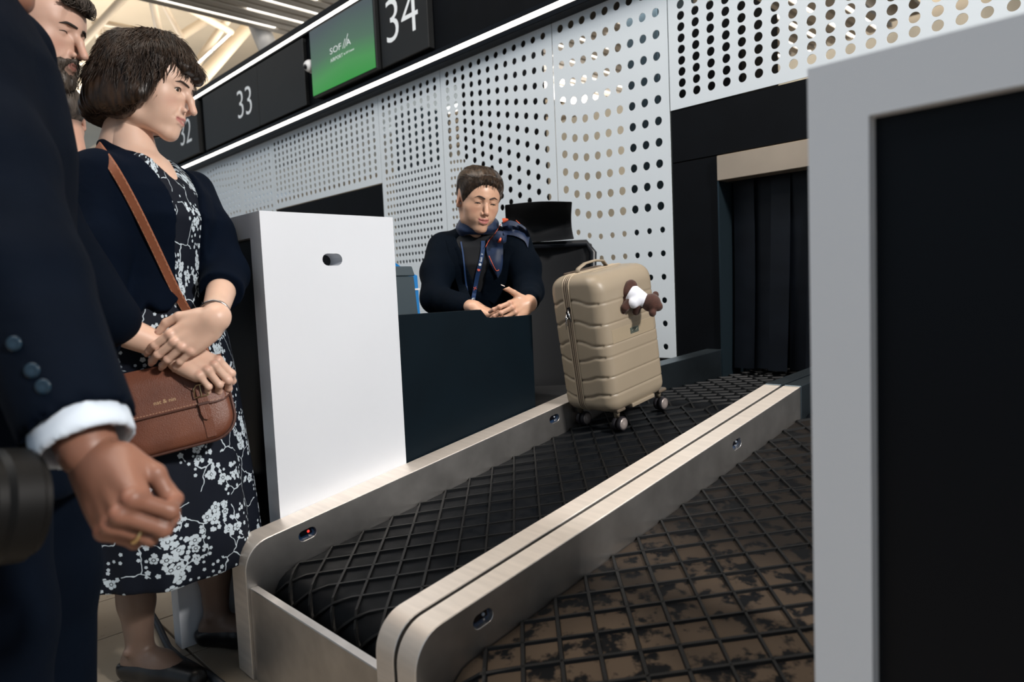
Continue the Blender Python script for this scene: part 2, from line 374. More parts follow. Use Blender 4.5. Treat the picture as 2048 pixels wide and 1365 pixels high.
while xs < -0.27:
    w = 0.082+0.012*math.sin(i*2.1); rings = []
    for q in range(9):
        z = 1.40-q*(1.40-0.668)/8; u = q/8; dy = 2.492+0.008*math.sin(i*1.7)+0.022*u*math.sin(i*2.3+0.5)+(0.012 if i % 2 else 0)-0.03*u*u; tw = 0.006*u*math.sin(i*3.1)
        rings.append([(xs+tw, dy-0.002, z), (xs+w+tw, dy-0.002-0.004*u, z), (xs+w+tw, dy+0.002-0.004*u, z), (xs+tw, dy+0.002, z)])
    b = B(); b.rings([[np.array(p)-(-0.80, 2.42, 0.60) for p in r] for r in rings]); b.build('curtain_strip', M_rub, tun)
    xs += w-0.012; i += 1
# ---- what stands behind the perforated wall
bo = B().box((-16, 5.6, ZF), (6, 5.7, 2.75)).build('wall_rear', mat('rear_wall', srgb(178, 168, 150), 0.7, var=0.35, vscale=1.4), kind='structure')
random.seed(3)
for i in range(15):
    x = -12.5+i*0.95+random.uniform(-0.1, 0.1); y = random.uniform(3.3, 4.6); hh = random.choice((1.5, 1.9, 2.3, 2.6, 3.0)); w = random.uniform(0.22, 0.55)
    if i == 6: continue
    m = random.choice((M_black, M_black, M_black, mat('grey_cabinet', srgb(70, 78, 84), 0.5), MATS['dark_blue_steel']))
    c = empty('storage_cabinet', (x, y, ZF), 'dark storage cabinet glimpsed through the perforated wall', 'cabinet', 'cabinets behind the perforated wall')
    B().box((-w/2, 0, 0.05), (w/2, 0.45, hh)).build('body', m, c, bevel=0.004, segs=1)
    B().box((-w/2+0.02, -0.016, 0.08), (w/2-0.02, 0, hh-0.03)).build('door', m, c, bevel=0.003, segs=1)
    B().box((-w/2, 0.02, 0.0), (w/2, 0.43, 0.05)).build('plinth', M_black, c)
B().box((-16, 4.7, 3.45), (6, 5.0, 3.70)).build('trim_2', M_black, kind='structure')
B().box((-16, 7.6, 4.1), (6, 7.9, 4.4)).build('trim_3', mat('grey_cabinet', srgb(70, 78, 84), 0.5), kind='structure')
# ---- hall roof: deck, tubes, slatted panel
roof = B().box((-40, -2, 7.6), (8, 40, 7.8)).build('ceiling', M_beige, kind='structure')
for i in range(9):
    B().obox((-9.0+i*1.3, 13.0, 7.55), (0.05, 0, 0), (1.6, 6.5, 0), (0, 0, 0.02)).build('light_line', M_led, roof)
M_slat = mat('slat_metal', srgb(205, 200, 192), 0.5)
sl = empty('ceiling_grille', (-6.5, 3.5, 4.0), 'slatted metal ceiling panel with light lines above the bulkhead', 'ceiling panel')
k = 0
for i in range(30):
    x = -7.45+i*0.155
    B().box((x-0.05+6.5, 2.1-3.5, 0.0), (x+0.05+6.5, 9.5-3.5, 0.05)).build('slat', M_slat, sl)
    if i % 2 == 0:
        for j in range(4):
            y = 2.3+j*1.8+(i % 3)*0.5
            B().box((x+0.066+6.5, y-3.5, 0.005), (x+0.096+6.5, y-3.5+1.45, 0.03)).build('light_tube', M_led, sl)
B().box((-7.8+6.5, 2.0-3.5, 0.16), (-2.6+6.5, 9.8-3.5, 0.20)).build('backing', mat('slat_backing', srgb(150, 144, 134), 0.7), sl)
tr = empty('roof_truss', tuple(at(330, 60, 11.0)), 'cream painted tubular steel roof truss, upper left', 'roof truss')
tro = at(330, 60, 11.0)
for (x0, y0, x1, y1, w, d0, d1) in ((299, -30, 321, 82, 15, 10, 11), (312, -20, 364, 76, 11, 10.5, 11.5), (338, -4, 462, 64, 14, 9.5, 11.5), (190, 42, 356, 76, 12, 11.5, 11.6), (356, 76, 460, 10, 17, 11.6, 12.5),
                                    (330, 220, 462, 28, 16, 10.5, 11.5), (380, 182, 512, 36, 25, 10, 13), (190, 46, 210, 110, 13, 11.5, 12), (160, 90, 262, -20, 16, 11.5, 11), (196, 48, 232, 96, 9, 11.5, 12.5),
                                    (346, 95, 362, 70, 9, 11.6, 11.6), (120, 130, 250, 108, 14, 12.5, 13), (100, 230, 260, 60, 13, 14, 14), (150, 175, 230, 240, 10, 14, 15)):
    a, b_ = at(x0, y0, d0), at(x1, y1, d1)
    B().tube([a-tro, b_-tro], w/2*(d0+d1)/2/F_PX, 12).build('tube', M_cream, tr, smooth=True, angle=1.0)
lt = empty('linear_light', tuple(at(430, 95, 10.2)), 'slim bright linear light hung under the roof truss', 'light')
o_ = at(430, 95, 10.2)
B().tube([at(392, 130, 10.2)-o_, at(424, 101, 10.2)-o_], 0.016, 8).build('tube', M_led, lt)
B().tube([at(426, 99, 10.2)-o_, at(460, 68, 10.2)-o_], 0.016, 8).build('tube', M_led, lt)
co = at(505, 30, 8.0)
cl = empty('roof_column', tuple(at(543, 110, 7.6)), 'white tapered roof column behind the bulkhead', 'column')
o_ = at(543, 110, 7.6)
B().tube([at(480, -40, 8.6)-o_, at(545, 118, 7.6)-o_, at(600, 240, 6.8)-o_], [0.125, 0.105, 0.09], 24).build('shaft', mat('column_white', srgb(225, 226, 228), 0.5), cl, smooth=True, angle=1.0)
B().tube([at(484, -20, 8.5)-o_, at(489, -9, 8.42)-o_], [0.15, 0.15], 24).build('collar', MATS['column_white'], cl, smooth=True, angle=1.0)
# far roof trims seen low between the heads
B().box((-13.5, 3.2, 2.95), (-10.4, 3.6, 3.6)).build('trim_4', M_cream, kind='structure')
bl = empty('louvre_bank', (-11.0, 10.5, 4.3), 'dark bank of horizontal louvres far behind the bulkhead', 'louvres')
for i in range(9):
    B().box((-1.9, -0.2, i*0.17), (6.0, 0.2, i*0.17+0.06)).build('slat', mat('louvre_grey', srgb(120, 112, 100), 0.6), bl)
B().box((-1.9, 0.3, -0.1), (6.0, 0.35, 1.5)).build('backing', M_black, bl)
# ================================================================== COUNTERS
YC = 0.65; HT = 1.189
def counter(x0, x1, y1, label, slot_y=None, gap=0.0):
    """inverted-U white counter: two side panels, top board, black recessed front"""
    e = empty('check_in_counter', ((x0+x1)/2, YC, 0), label, 'counter')
    o = np.array(((x0+x1)/2, YC, 0)); t = 0.052; e.location.z = 0
    if slot_y is not None:   # right side panel with an oval cable slot
        lp = [(YC-o[1], ZF), (y1-o[1], ZF), (y1-o[1], HT), (YC-o[1], HT)]
        s_ = sheet('side_panel', lp, [slot(slot_y-o[1], 1.0880, 0.0500, 0.0270)], t, M_white, e, YZ(x1-o[0]-t/2))
    xr = x1-t if slot_y is not None else x1       # one continuous frame, open at the bottom
    ol = [(x0, ZF), (x0+t, ZF), (x0+t, HT-t)]+([(x1-t, HT-t), (x1-t, ZF), (x1, ZF)] if slot_y is None else [(xr, HT-t)])+[(xr, HT), (x0, HT)]
    b = B(); n = len(ol); vs = [(x-o[0], 0, z) for x, z in ol]+[(x-o[0], y1-YC, z) for x, z in ol]
    b.add(vs, [tuple(range(n)), tuple(range(n, 2*n))[::-1]]+[(i, n+i, n+(i+1) % n, (i+1) % n) for i in range(n)]); b.build('frame', M_white, e)
    B().box((x0+t-o[0], 0.016, ZF+0.02), (x1-t-o[0], 0.034, HT-t)).build('front_panel', M_blackgloss, e)
    return e
cl_ = counter(-2.155, -1.402, 0.982, 'white counter with an oval slot in its side, beside the standing woman', 0.813)
B().box((-1.620-cl_.location.x, 0.4875-YC, ZF), (-1.577-cl_.location.x, 0.0, 0.60)).build('fin_panel', M_white, cl_, bevel=0.0012, segs=1)
counter(-0.2695, 0.52, 0.982, 'white counter with black recessed front in the right foreground')
# phone-like reader lying on top of the left counter
rd = empty('card_reader', (-1.70, 0.93, HT), 'small silver card reader on top of the white counter', 'card reader')
B().box((-0.05, -0.03, 0.0), (0.05, 0.03, 0.014)).build('body', mat('reader_silver', (0.5, 0.52, 0.54, 1), 0.3, 0.8), rd, bevel=0.004, segs=2)
B().box((-0.044, -0.024, 0.014), (0.044, 0.024, 0.016)).build('screen', M_blackgloss, rd)
# ================================================================== CONVEYORS
TH = math.radians(8.768837); TT = math.tan(TH); Z0 = 0.4346; ZB = 0.353; YE = 1.806
def belt_mat(dust):
    k = NT('belt_rubber_dusty' if dust else 'belt_rubber')
    n1 = k.noise(2.2, 3); n2 = k.noise(24, 4, rough=0.6)
    dark = (0.0050, 0.0056, 0.0066, 1); dusty = (0.085, 0.062, 0.044, 1)
    if dust:
        big = k.ramp(n1, [(0.30, (0, 0, 0, 1)), (0.52, (1, 1, 1, 1))]); sm = k.ramp(n2, [(0.42, (0, 0, 0, 1)), (0.50, (1, 1, 1, 1))])
        sy_ = k.n('ShaderNodeSeparateXYZ'); k.put(sy_.inputs[0], k.obj()); far = k.n('ShaderNodeMapRange'); k.put(far.inputs[0], sy_.outputs[1]); far.inputs[1].default_value = 0.36; far.inputs[2].default_value = 0.62; far.inputs[3].default_value = 1.0; far.inputs[4].default_value = 0.12
        f = k.math('MULTIPLY', k.math('MULTIPLY', big, sm), far.outputs[0])
        k.put(k.b.inputs['Base Color'], k.mix(f, dark, dusty))
    else:
        k.put(k.b.inputs['Base Color'], k.ramp(n2, [(0.3, (0.0030, 0.0042, 0.0060, 1)), (0.75, (0.0085, 0.0095, 0.0112, 1))]))
    k.put(k.b.inputs['Roughness'], k.ramp(n2, [(0.3, (0.40, 0.40, 0.40, 1)), (0.7, (0.58, 0.58, 0.58, 1))]))
    k.b.inputs['Specular IOR Level'].default_value = 0.06
    k.bump(n2, 0.08, 0.001)
    return k.m
M_belt, M_beltd = belt_mat(False), belt_mat(True)
M_rib = mat('rib_rubber', (0.0050, 0.0055, 0.0062, 1), 0.5, var=0.3, vscale=30, spec=0.25)
RR = 0.055                                   # end roller radius
EY = np.array([0, math.cos(TH), math.sin(TH)]); EN = np.array([0, -math.sin(TH), math.cos(TH)])
def belt_path(y0, y1, zfun_incl, n=8):
    """closed side profile of the belt in (along, height): flat top, rolled ends"""
    L = (y1-y0)/math.cos(TH) if zfun_incl else (y1-y0)
    return L
def lattice(L, W, wrap, pitch=0.0566, hw=0.0032, hh=0.0048, off=0.0):
    """diagonal ribs on a belt strip: u along 0..L (wrap metres roll over the front end), v across 0..W"""
    segs = []
    c = math.sqrt(0.5); smin = -(W+L+0.6); smax = W+L+0.6
    for fam in (0, 1):
        k = int(smin/pitch*1.0)-2
        while k*pitch/c < smax:
            s0 = k*pitch/c+off
            # u = s0 + v (fam 0) or u = s0 - v (fam 1)
            v0, v1 = 0.0, W
            sg = 1 if fam == 0 else -1
            us = sorted([(-wrap-s0)*sg, (L-s0)*sg])
            v0 = max(v0, us[0]); v1 = min(v1, us[1])
            if v1-v0 > 0.004: segs.append((s0+sg*v0, v0, s0+sg*v1, v1))
            k += 1
    return segs
def conveyor_belt(parent, org, x0, x1, L, incl, m, off):
    """belt from front (u=0, roller) to u=L; org = world point of the belt top at u=0, x=0"""
    e1, en = (EY, EN) if incl else (np.array([0, 1.0, 0]), np.array([0, 0, 1.0]))
    po = np.array(parent.location)
    def P(u, v, h):
        if u >= 0: q = org+e1*u+en*h
        else:
            a = min(-u/RR, math.pi*0.9); q = org-en*RR+(RR+h)*(-e1*math.sin(a)+en*math.cos(a))
        return np.array([x0+v, q[1], q[2]])-po
    W_ = x1-x0
    us = [L*i/6 for i in range(6, -1, -1)]+[-RR*math.pi*0.9*i/8 for i in range(1, 9)]
    top = [P(u, 0, 0) for u in us]; bot = [P(u, 0, -0.012) for u in us]
    prof = top+bot[::-1]
    b = B(); n = len(prof); vs = [p for p in prof]+[p+np.array([W_, 0, 0]) for p in prof]; m_ = len(us)
    fs = [(i, i+1, n+i+1, n+i) for i in range(n-1)]+[(n-1, 0, n, 2*n-1)]
    for s_ in (0, n): fs += [(s_+i, s_+i+1, s_+n-2-i, s_+n-1-i) for i in range(m_-1)]
    b.add(vs, fs); b.build('belt', m, parent, smooth=True, angle=0.7)
    rb = B()
    for (u0, v0, u1, v1) in lattice(L, W_, RR*2.3, off=off):
        cuts = [0.0, 1.0]
        if min(u0, u1) < 0: cuts = [i/14 for i in range(15)] if abs(u1-u0) < 0.6 else [i/30 for i in range(31)]
        pts = [(u0+(u1-u0)*c_, v0+(v1-v0)*c_) for c_ in cuts]
        d = np.array((u1-u0, v1-v0)); d /= np.linalg.norm(d); nn = np.array((-d[1], d[0]))*0.0032
        rings = []
        for (u, v) in pts:
            q = []
            for (s_, h_) in ((-1.35, -0.001), (-0.8, 0.0046), (0.8, 0.0046), (1.35, -0.001)):
                q.append(P(u+nn[0]*s_, min(max(v+nn[1]*s_, 0), W_), h_))
            rings.append(q)
        rb.rings(rings)
    o = rb.build('tread_rib', M_rib, parent); o['kind'] = 'stuff'
def side_rail(parent, x0, x1, yf, yb, zoff, slots, m, r=0.055, zb=ZF):
    """rail plate: sloping top, rounded front corner, down to the floor, with oval sensor slots"""
    po = np.array(parent.location)
    zt = lambda y: Z0+TT*y
    lp = [(yf, zb)]
    # rounded top front corner
    c = np.array((yf+r, zt(yf+r)-r*1.08)); a0, a1 = math.pi, math.pi/2+TH
    for i in range(11):
        a = a0+(a1-a0)*i/10; lp.append((c[0]+r*math.cos(a), c[1]+r*math.sin(a)*1.08/1.0))
    lp += [(yb, zt(yb)), (yb, zb)]
    lp = lp[::-1]
    hol = [slot(y, zt(y)-dz, 0.043, 0.024, 8, TH) for (y, dz) in slots]
    lp = [(a-po[1], b-po[2]) for a, b in lp]; hol = [[(a-po[1], b-po[2]) for a, b in h_] for h_ in hol]
    return sheet('side_rail', lp, hol, (x1-x0)-0.002, m, parent, YZ((x0+x1)/2-po[0]), bevel=0.001)
def sensor(parent, x, y, dz, face, red=False):
    po = np.array(parent.location); c = np.array((x, y, Z0+TT*y-dz))-po
    e = B().obox(c, (0.006, 0, 0), EY*0.024, EN*0.013).build('sensor', mat('sensor_blue', (0.012, 0.03, 0.07, 1), 0.15), parent)
    B().obox(c+np.array((0.0065*face, 0, 0))+EN*0.003, (0.002, 0, 0), EY*0.013, EN*0.0055).build('lens', mat('lens_black', (0.004, 0.004, 0.006, 1), 0.1), e)
    B().sphere(c+np.array((0.0085*face, 0, 0))+EN*0.003+EY*0.005, 0.0030, 8, 6).build('indicator', mat('indicator_red', (0.5, 0.02, 0.02, 1), 0.4, emit=(1, 0.06, 0.04, 1), estr=0.9) if red else mat('indicator_dull', (0.3, 0.34, 0.4, 1), 0.3), e)
    B().sphere(c+np.array((0.0065*face, 0, 0))-EN*0.007+EY*0.006, 0.0022, 8, 6).build('screw', mat('screw_steel', (0.7, 0.7, 0.7, 1), 0.2, 1.0), e)
def incline(x0, x1, wl, wr, label, dust, off, slotsL, slotsR, yf=0.542):
    e = empty('weigh_conveyor', ((x0+x1)/2, yf, 0), label, 'conveyor', 'inclined weigh conveyors')
    side_rail(e, x0-wl, x0, yf, YE, 0, slotsL, M_steelb)
    side_rail(e, x1, x1+wr, yf, YE, 0, slotsR, M_steelb)
    for (y, dz) in slotsL: sensor(e, x0-0.014, y, dz, 1, y < 0.9 and not dust)
    for (y, dz) in slotsR: sensor(e, x1+0.012, y, dz, -1)
    po = np.array(e.location)
    # brushed cap strips on the rails
    for a, b_ in ((x0-wl, x0), (x1, x1+wr)):
        bb = B(); n = 12; lp = []
        c = np.array((yf+0.055, Z0+TT*(yf+0.055)-0.055*1.08)); 
        outer = [(yf, ZF+0.002)]+[(c[0]+0.055*math.cos(math.pi+(TH-math.pi/2)*i/10), c[1]+0.055*1.08*math.sin(math.pi+(TH-math.pi/2)*i/10)) for i in range(11)]+[(YE, Z0+TT*YE)]
        rg = []
        for j, (y, z) in enumerate(outer):
            p0 = outer[max(j-1, 0)]; p1 = outer[min(j+1, len(outer)-1)]; d = np.array((p1[0]-p0[0], p1[1]-p0[1])); d /= np.linalg.norm(d); nn = np.array((-d[1], d[0]))*0.0018
            rg.append([np.array((a, y, z))-po, np.array((b_, y, z))-po, np.array((b_-0.0015, y+nn[0], z+nn[1]))-po, np.array((a+0.0015, y+nn[0], z+nn[1]))-po])
        bb.rings(rg); bb.build('rail_cap', M_steel, e, smooth=True, angle=0.6)
    B().box(np.array((x0, yf+0.004, ZF))-po, np.array((x1, yf+0.022, 0.437))-po).build('front_plate', M_steelb, e, bevel=0.0015, segs=1)
    B().box(np.array((x0, yf+0.022, ZF))-po, np.array((x1, 1.79, 0.30))-po).build('inner_frame', M_black, e)
    yb0 = yf+0.044+RR
    conveyor_belt(e, np.array((0, yb0, ZB+TT*yb0)), x0+0.002, x1-0.002, (YE-yb0)/math.cos(TH)-0.004, True, M_beltd if dust else M_belt, off)
    return e
cv1 = incline(-1.335, -0.878, 0.067, 0.046, 'inclined steel conveyor with black ribbed belt carrying the suitcase', False, 0.010, [(0.676, 0.0285), (1.454, 0.0285)], [])
cv2 = incline(-0.778, -0.275, 0.046, 0.005, 'inclined steel conveyor with dusty ribbed belt in front, right of the first', True, 0.030, [(0.670, 0.0325), (1.463, 0.0335)], [])
def flat(x0, x1, wl, wr, label):
    e = empty('feed_conveyor', ((x0+x1)/2, 1.812, 0), label, 'conveyor', 'level feed conveyors')
    po = np.array(e.location); zt, zt2 = 0.7165, 0.7525
    for a, b_ in ((x0-wl, x0), (x1, x1+wr)):
        B().extrude([(a, 1.812, ZF), (a, 1.812, zt), (a, 2.60, zt2), (a, 2.60, ZF)], -po, np.array((b_-a, 0, 0))-po).build('side_rail', mat('blue_steel', (0.15, 0.19, 0.22, 1), 0.38, 1.0, var=0.25, vscale=5), e, bevel=0.0015, segs=1)
    B().box(np.array((x0, 1.86, ZF))-po, np.array((x1, 2.6, 0.45))-po).build('inner_frame', M_black, e)
    conveyor_belt(e, np.array((0, 1.812+RR+0.004, 0.6385)), x0+0.002, x1-0.002, 0.9, False, M_belt, 0.02)
    B().lathe([(0.006, 0), (0.012, 0.001), (0.012, 0.006), (0.0, 0.007)], np.array((x0, 2.50, 0.70))-po, (1, 0, 0), 14).build('bolt', M_blackgloss, e)
    return e
flat(-1.335, -0.878, 0.067, 0.046, 'level dark conveyor running from the suitcase into the strip curtain')
flat(-0.778, -0.275, 0.046, 0.005, 'level dark conveyor beside it, half hidden by the right counter')
# cable on the floor under the standing woman
cb = []
for (x, y) in ((272, 1190), (290, 1205), (303, 1228), (317, 1252), (327, 1275), (338, 1297), (360, 1318), (390, 1335), (420, 1352), (450, 1375)):
    d = at(x, y, 1)-CAM; p = CAM+d*(-(1.0-ZF-0.009)/d[2]); cb.append(p)
o_ = np.array(cb[0])
B().tube([p-o_ for p in cb], 0.0075, 8).build('floor_cable', mat('cable_dark', (0.015, 0.02, 0.03, 1), 0.5), smooth=True, label='dark blue cable lying on the tiles behind the woman\'s legs', cat='cable').location = o_
# ================================================================== DESK OF THE ATTENDANT
dk = empty('attendant_desk', (-1.55, 1.22, 0), 'dark blue-grey desk behind the conveyor where the attendant leans', 'desk')
do = np.array((-1.55, 1.22, 0))
M_desk = mat('desk_laminate', (0.0024, 0.0068, 0.0110, 1), 0.55, var=0.1, spec=0.08)
def cut(poly, x): return [np.array((x, a, b_))-do for a, b_ in poly]
b = B(); b.extrude(cut([(0.984, 0.40), (1.452, 0.40), (1.452, 0.9285), (1.300, 0.9285), (1.276, 0.932), (1.256, 0.9535), (0.984, 0.9535)], -1.428), (0, 0, 0), (0.022, 0, 0)); b.build('side_panel', M_desk, dk, bevel=0.001, segs=1)
B().box(np.array((-1.99, 0.99, 0.870))-do, np.array((-1.43, 1.452, 0.8962))-do).build('worktop', M_desk, dk, bevel=0.002, segs=1)
B().box(np.array((-1.99, 0.99, ZF))-do, np.array((-1.97, 1.45, 0.872))-do).build('end_panel', M_desk, dk)
B().box(np.array((-1.97, 0.99, ZF))-do, np.array((-1.43, 1.01, 0.872))-do).build('modesty_panel', M_desk, dk)
# document printer: tapered dark box, blue faceted holder behind it
pr = empty('printer', (-1.585, 1.135, 0.897), 'tapered dark grey printer on the desk behind the counter', 'printer')
M_gr = mat('printer_grey', srgb(52, 66, 74), 0.6, var=0.05)
b = B(); b.add([(-.05, -.07, 0), (.04, -.07, 0), (.04, .018, 0), (-.05, .018, 0), (-.05, -.07, .155), (.04, -.07, .155), (.04, .006, .155), (-.05, .006, .155)],
               [(0, 3, 2, 1), (4, 5, 6, 7), (0, 1, 5, 4), (1, 2, 6, 5), (2, 3, 7, 6), (3, 0, 4, 7)]); b.build('body', M_gr, pr, bevel=0.002, segs=1)
b = B(); b.add([(-.052, -.07, .156), (.042, -.07, .156), (.042, .009, .156), (-.052, .009, .156), (-.048, -.07, .182), (.038, -.07, .182), (.038, .003, .182), (-.048, .003, .182)],
               [(0, 3, 2, 1), (4, 5, 6, 7), (0, 1, 5, 4), (1, 2, 6, 5), (2, 3, 7, 6), (3, 0, 4, 7)]); b.build('lid', M_gr, pr, bevel=0.002, segs=1)
bh = empty('document_holder', (-1.69, 1.180, 0.897), 'bright blue faceted holder behind the grey printer', 'holder')
M_bl = mat('blue_plastic', srgb(20, 120, 190), 0.45)
b = B(); b.add([(-.04, -.085, 0), (.03, -.085, 0), (.03, .062, 0), (-.04, .062, 0), (-.04, -.085, .16), (.03, -.085, .16), (.03, .058, .16), (-.04, .058, .16), (-.03, -.05, .208), (.02, -.03, .212), (.01, .02, .185)],
               [(0, 3, 2, 1), (0, 1, 5, 4), (1, 2, 6, 5), (2, 3, 7, 6), (3, 0, 4, 7), (4, 5, 9, 8), (5, 6, 10, 9), (6, 7, 10), (7, 4, 8, 10), (8, 9, 10)]); b.build('body', M_bl, bh)
B().box((-0.042, -0.086, 0.118), (0.032, 0.0635, 0.123)).build('band', mat('white_plastic', (0.75, 0.76, 0.78, 1), 0.3), bh)
# ================================================================== OFFICE CHAIR
ch = empty('office_chair', (-1.945, 1.84, 0), 'black mesh office chair with headrest behind the attendant', 'chair')
CO = np.array((-1.94, 1.85, 0)); M_mesh = mat('chair_mesh', (0.006, 0.007, 0.009, 1), 0.7, bump=0.3, bscale=700)
M_chf = mat('chair_frame', (0.010, 0.012, 0.016, 1), 0.35)
fx = np.array((0.70, -0.714, 0)); rx = np.array((0.714, 0.70, 0)); zz = np.array((0, 0, 1.0))   # chair faces the camera side
def cp(r, f_, z): return rx*r+fx*f_+zz*z
def curved(w0, w1, z0, z1, f0, bow, th, n=10, m=8, flare=0.0, name='x', mm=None):
    g = B(); fr, bk = [], []
    for j in range(m+1):
        v = j/m; w = w0+(w1-w0)*v; z = z0+(z1-z0)*v; ff = f0+flare*(v-0.4)**2*4
        row = []
        for i in range(n+1):
            u = i/n*2-1; row.append((u*w/2, ff+bow*u*u, z+ (0.012*math.cos(u*math.pi/2) if j == m else 0)))
        fr.append(row)
    ring = []
    for j in range(m+1):
        r1 = [cp(a, f_, z) for a, f_, z in fr[j]]; r2 = [cp(a, f_-th, z) for a, f_, z in fr[j]][::-1]
        ring.append(r1+r2)
    g.rings(ring); return g.build(name, mm, ch, smooth=True, bevel=0.006, segs=2)
hx = 0.115
def sh(fn): return fn
g = curved(0.25, 0.235, 1.178, 1.30, 0.06, 0.045, 0.022, flare=0.10, name='headrest', mm=M_mesh); g.location = tuple(rx*0.155+fx*(-0.02))
g = curved(0.40, 0.44, 0.60, 1.163, 0.02, 0.06, 0.016, name='backrest', mm=M_mesh); g.location = tuple(rx*0.13)
b = B()
ol = [(-0.20, 0.61), (-0.21, 0.9), (-0.222, 1.13), (-0.20, 1.165), (0.20, 1.165), (0.222, 1.13), (0.21, 0.9), (0.20, 0.61), (-0.20, 0.61)]
b.tube([cp(a+0.13, 0.02+0.06*(a/0.22)**2, z) for a, z in ol], 0.014, 8); b.build('back_frame', M_chf, ch, smooth=True)
B().tube([cp(0.145, -0.05, 0.58), cp(0.145, -0.05, 1.0), cp(0.15, -0.01, 1.23)], 0.017, 10).build('spine', M_chf, ch, smooth=True)
B().obox(cp(0.06, 0.20, 0.60), rx*0.20, fx*0.19, zz*0.035).build('seat', M_mesh, ch, bevel=0.03, segs=3, smooth=True)
B().tube([cp(0.1, 0.2, 0.58), cp(0.1, 0.2, ZF+0.08)], 0.028, 12).build('gas_lift', M_chf, ch, smooth=True)
for k in range(5):
    a = 2*math.pi*k/5+0.3; q = rx*math.cos(a)+fx*math.sin(a); c0 = cp(0.1, 0.2, ZF+0.085)
    B().tube([c0, c0+q*0.24-zz*0.030], [0.022, 0.014], 8).build('foot', M_chf, ch)
    B().lathe([(0.02, -0.012), (0.027, -0.006), (0.027, 0.006), (0.02, 0.012)], c0+q*0.24-zz*0.0585, np.cross(q, zz), 12).build('caster', M_chf, ch)
# ================================================================== SUITCASE
sc0 = np.array((-1.240, 1.56, ZB+TT*1.56)); 
SX, SY, SZ = np.array((1.0, 0, 0)), EY, EN
_r = math.radians(-2.0); SX, SY = SX*math.cos(_r)+SY*math.sin(_r), SY*math.cos(_r)-SX*math.sin(_r)
# local frame: x across (thickness), y along the belt (width), z up from the belt
sm = empty('suitcase', label='beige hard-shell suitcase standing on the inclined belt', cat='suitcase', M=frame(sc0, SX, SY))
M_case = mat('case_shell', srgb(150, 137, 118), 0.42, var=0.03, vscale=6, bump=0.12, bscale=900, bdist=0.0004)
M_cased = mat('case_trim', srgb(120, 108, 94), 0.4, 0.3)
M_zip = mat('zipper_tape', srgb(84, 70, 58), 0.7)
XA, XB, XM = -0.095, 0.092, -0.022          # shell faces and zipper plane
Y0, Y1, ZA, ZC = -0.055, 0.197, 0.066, 0.452
gro = [0.385, 0.327, 0.270, 0.213, 0.158, 0.108]   # grooves across the shell
def rr(y0, y1, z0, z1, r, n=7):
    out = []
    for cy, cz, a in ((y1-r, z1-r, 0), (y0+r, z1-r, 90), (y0+r, z0+r, 180), (y1-r, z0+r, 270)):
        for i in range(n): t_ = math.radians(a+90*i/(n-1)); out.append((cy+r*math.cos(t_), cz+r*math.sin(t_)))
    return out
def shell(xa, xb, name):
    """half shell: rings of the rounded outline, tapering and rounding towards the face; grooves pressed in"""
    b = B(); rings = []
    sgn = 1 if xb > xa else -1; D = abs(xb-xa)
    prof = [(0.0, 0.0), (0.25, 0.0015), (0.55, 0.004), (0.72, 0.0065), (0.84, 0.0115), (0.92, 0.0185), (0.97, 0.027), (1.0, 0.040)]
    N = 132
    base = rr(0, 1, 0, 1, 0.001)
    zs = []
    for u, ins in prof:
        pts = []
        w0, w1, h0, h1 = Y0+ins, Y1-ins, ZA+ins*0.9, ZC-ins*0.9
        r = max(0.030-ins*0.25, 0.012)
        ol = rr(w0, w1, h0, h1, r, 9)
        # resample outline evenly to N points
        P = np.array(ol+[ol[0]]); L = np.r_[0, np.cumsum(np.hypot(*np.diff(P, axis=0).T))]
        t_ = np.linspace(0, L[-1], N, endpoint=False); q = np.c_[np.interp(t_, L, P[:, 0]), np.interp(t_, L, P[:, 1])]
        for (y, z) in q:
            d = 0.0
            for g in gro: d += 0.0
            pts.append(np.array((xa+sgn*D*u, y, z)))
        rings.append(pts)
    b.rings(rings, cap=False)
    # face plate as a grid so grooves can be pressed in
    return b, rings
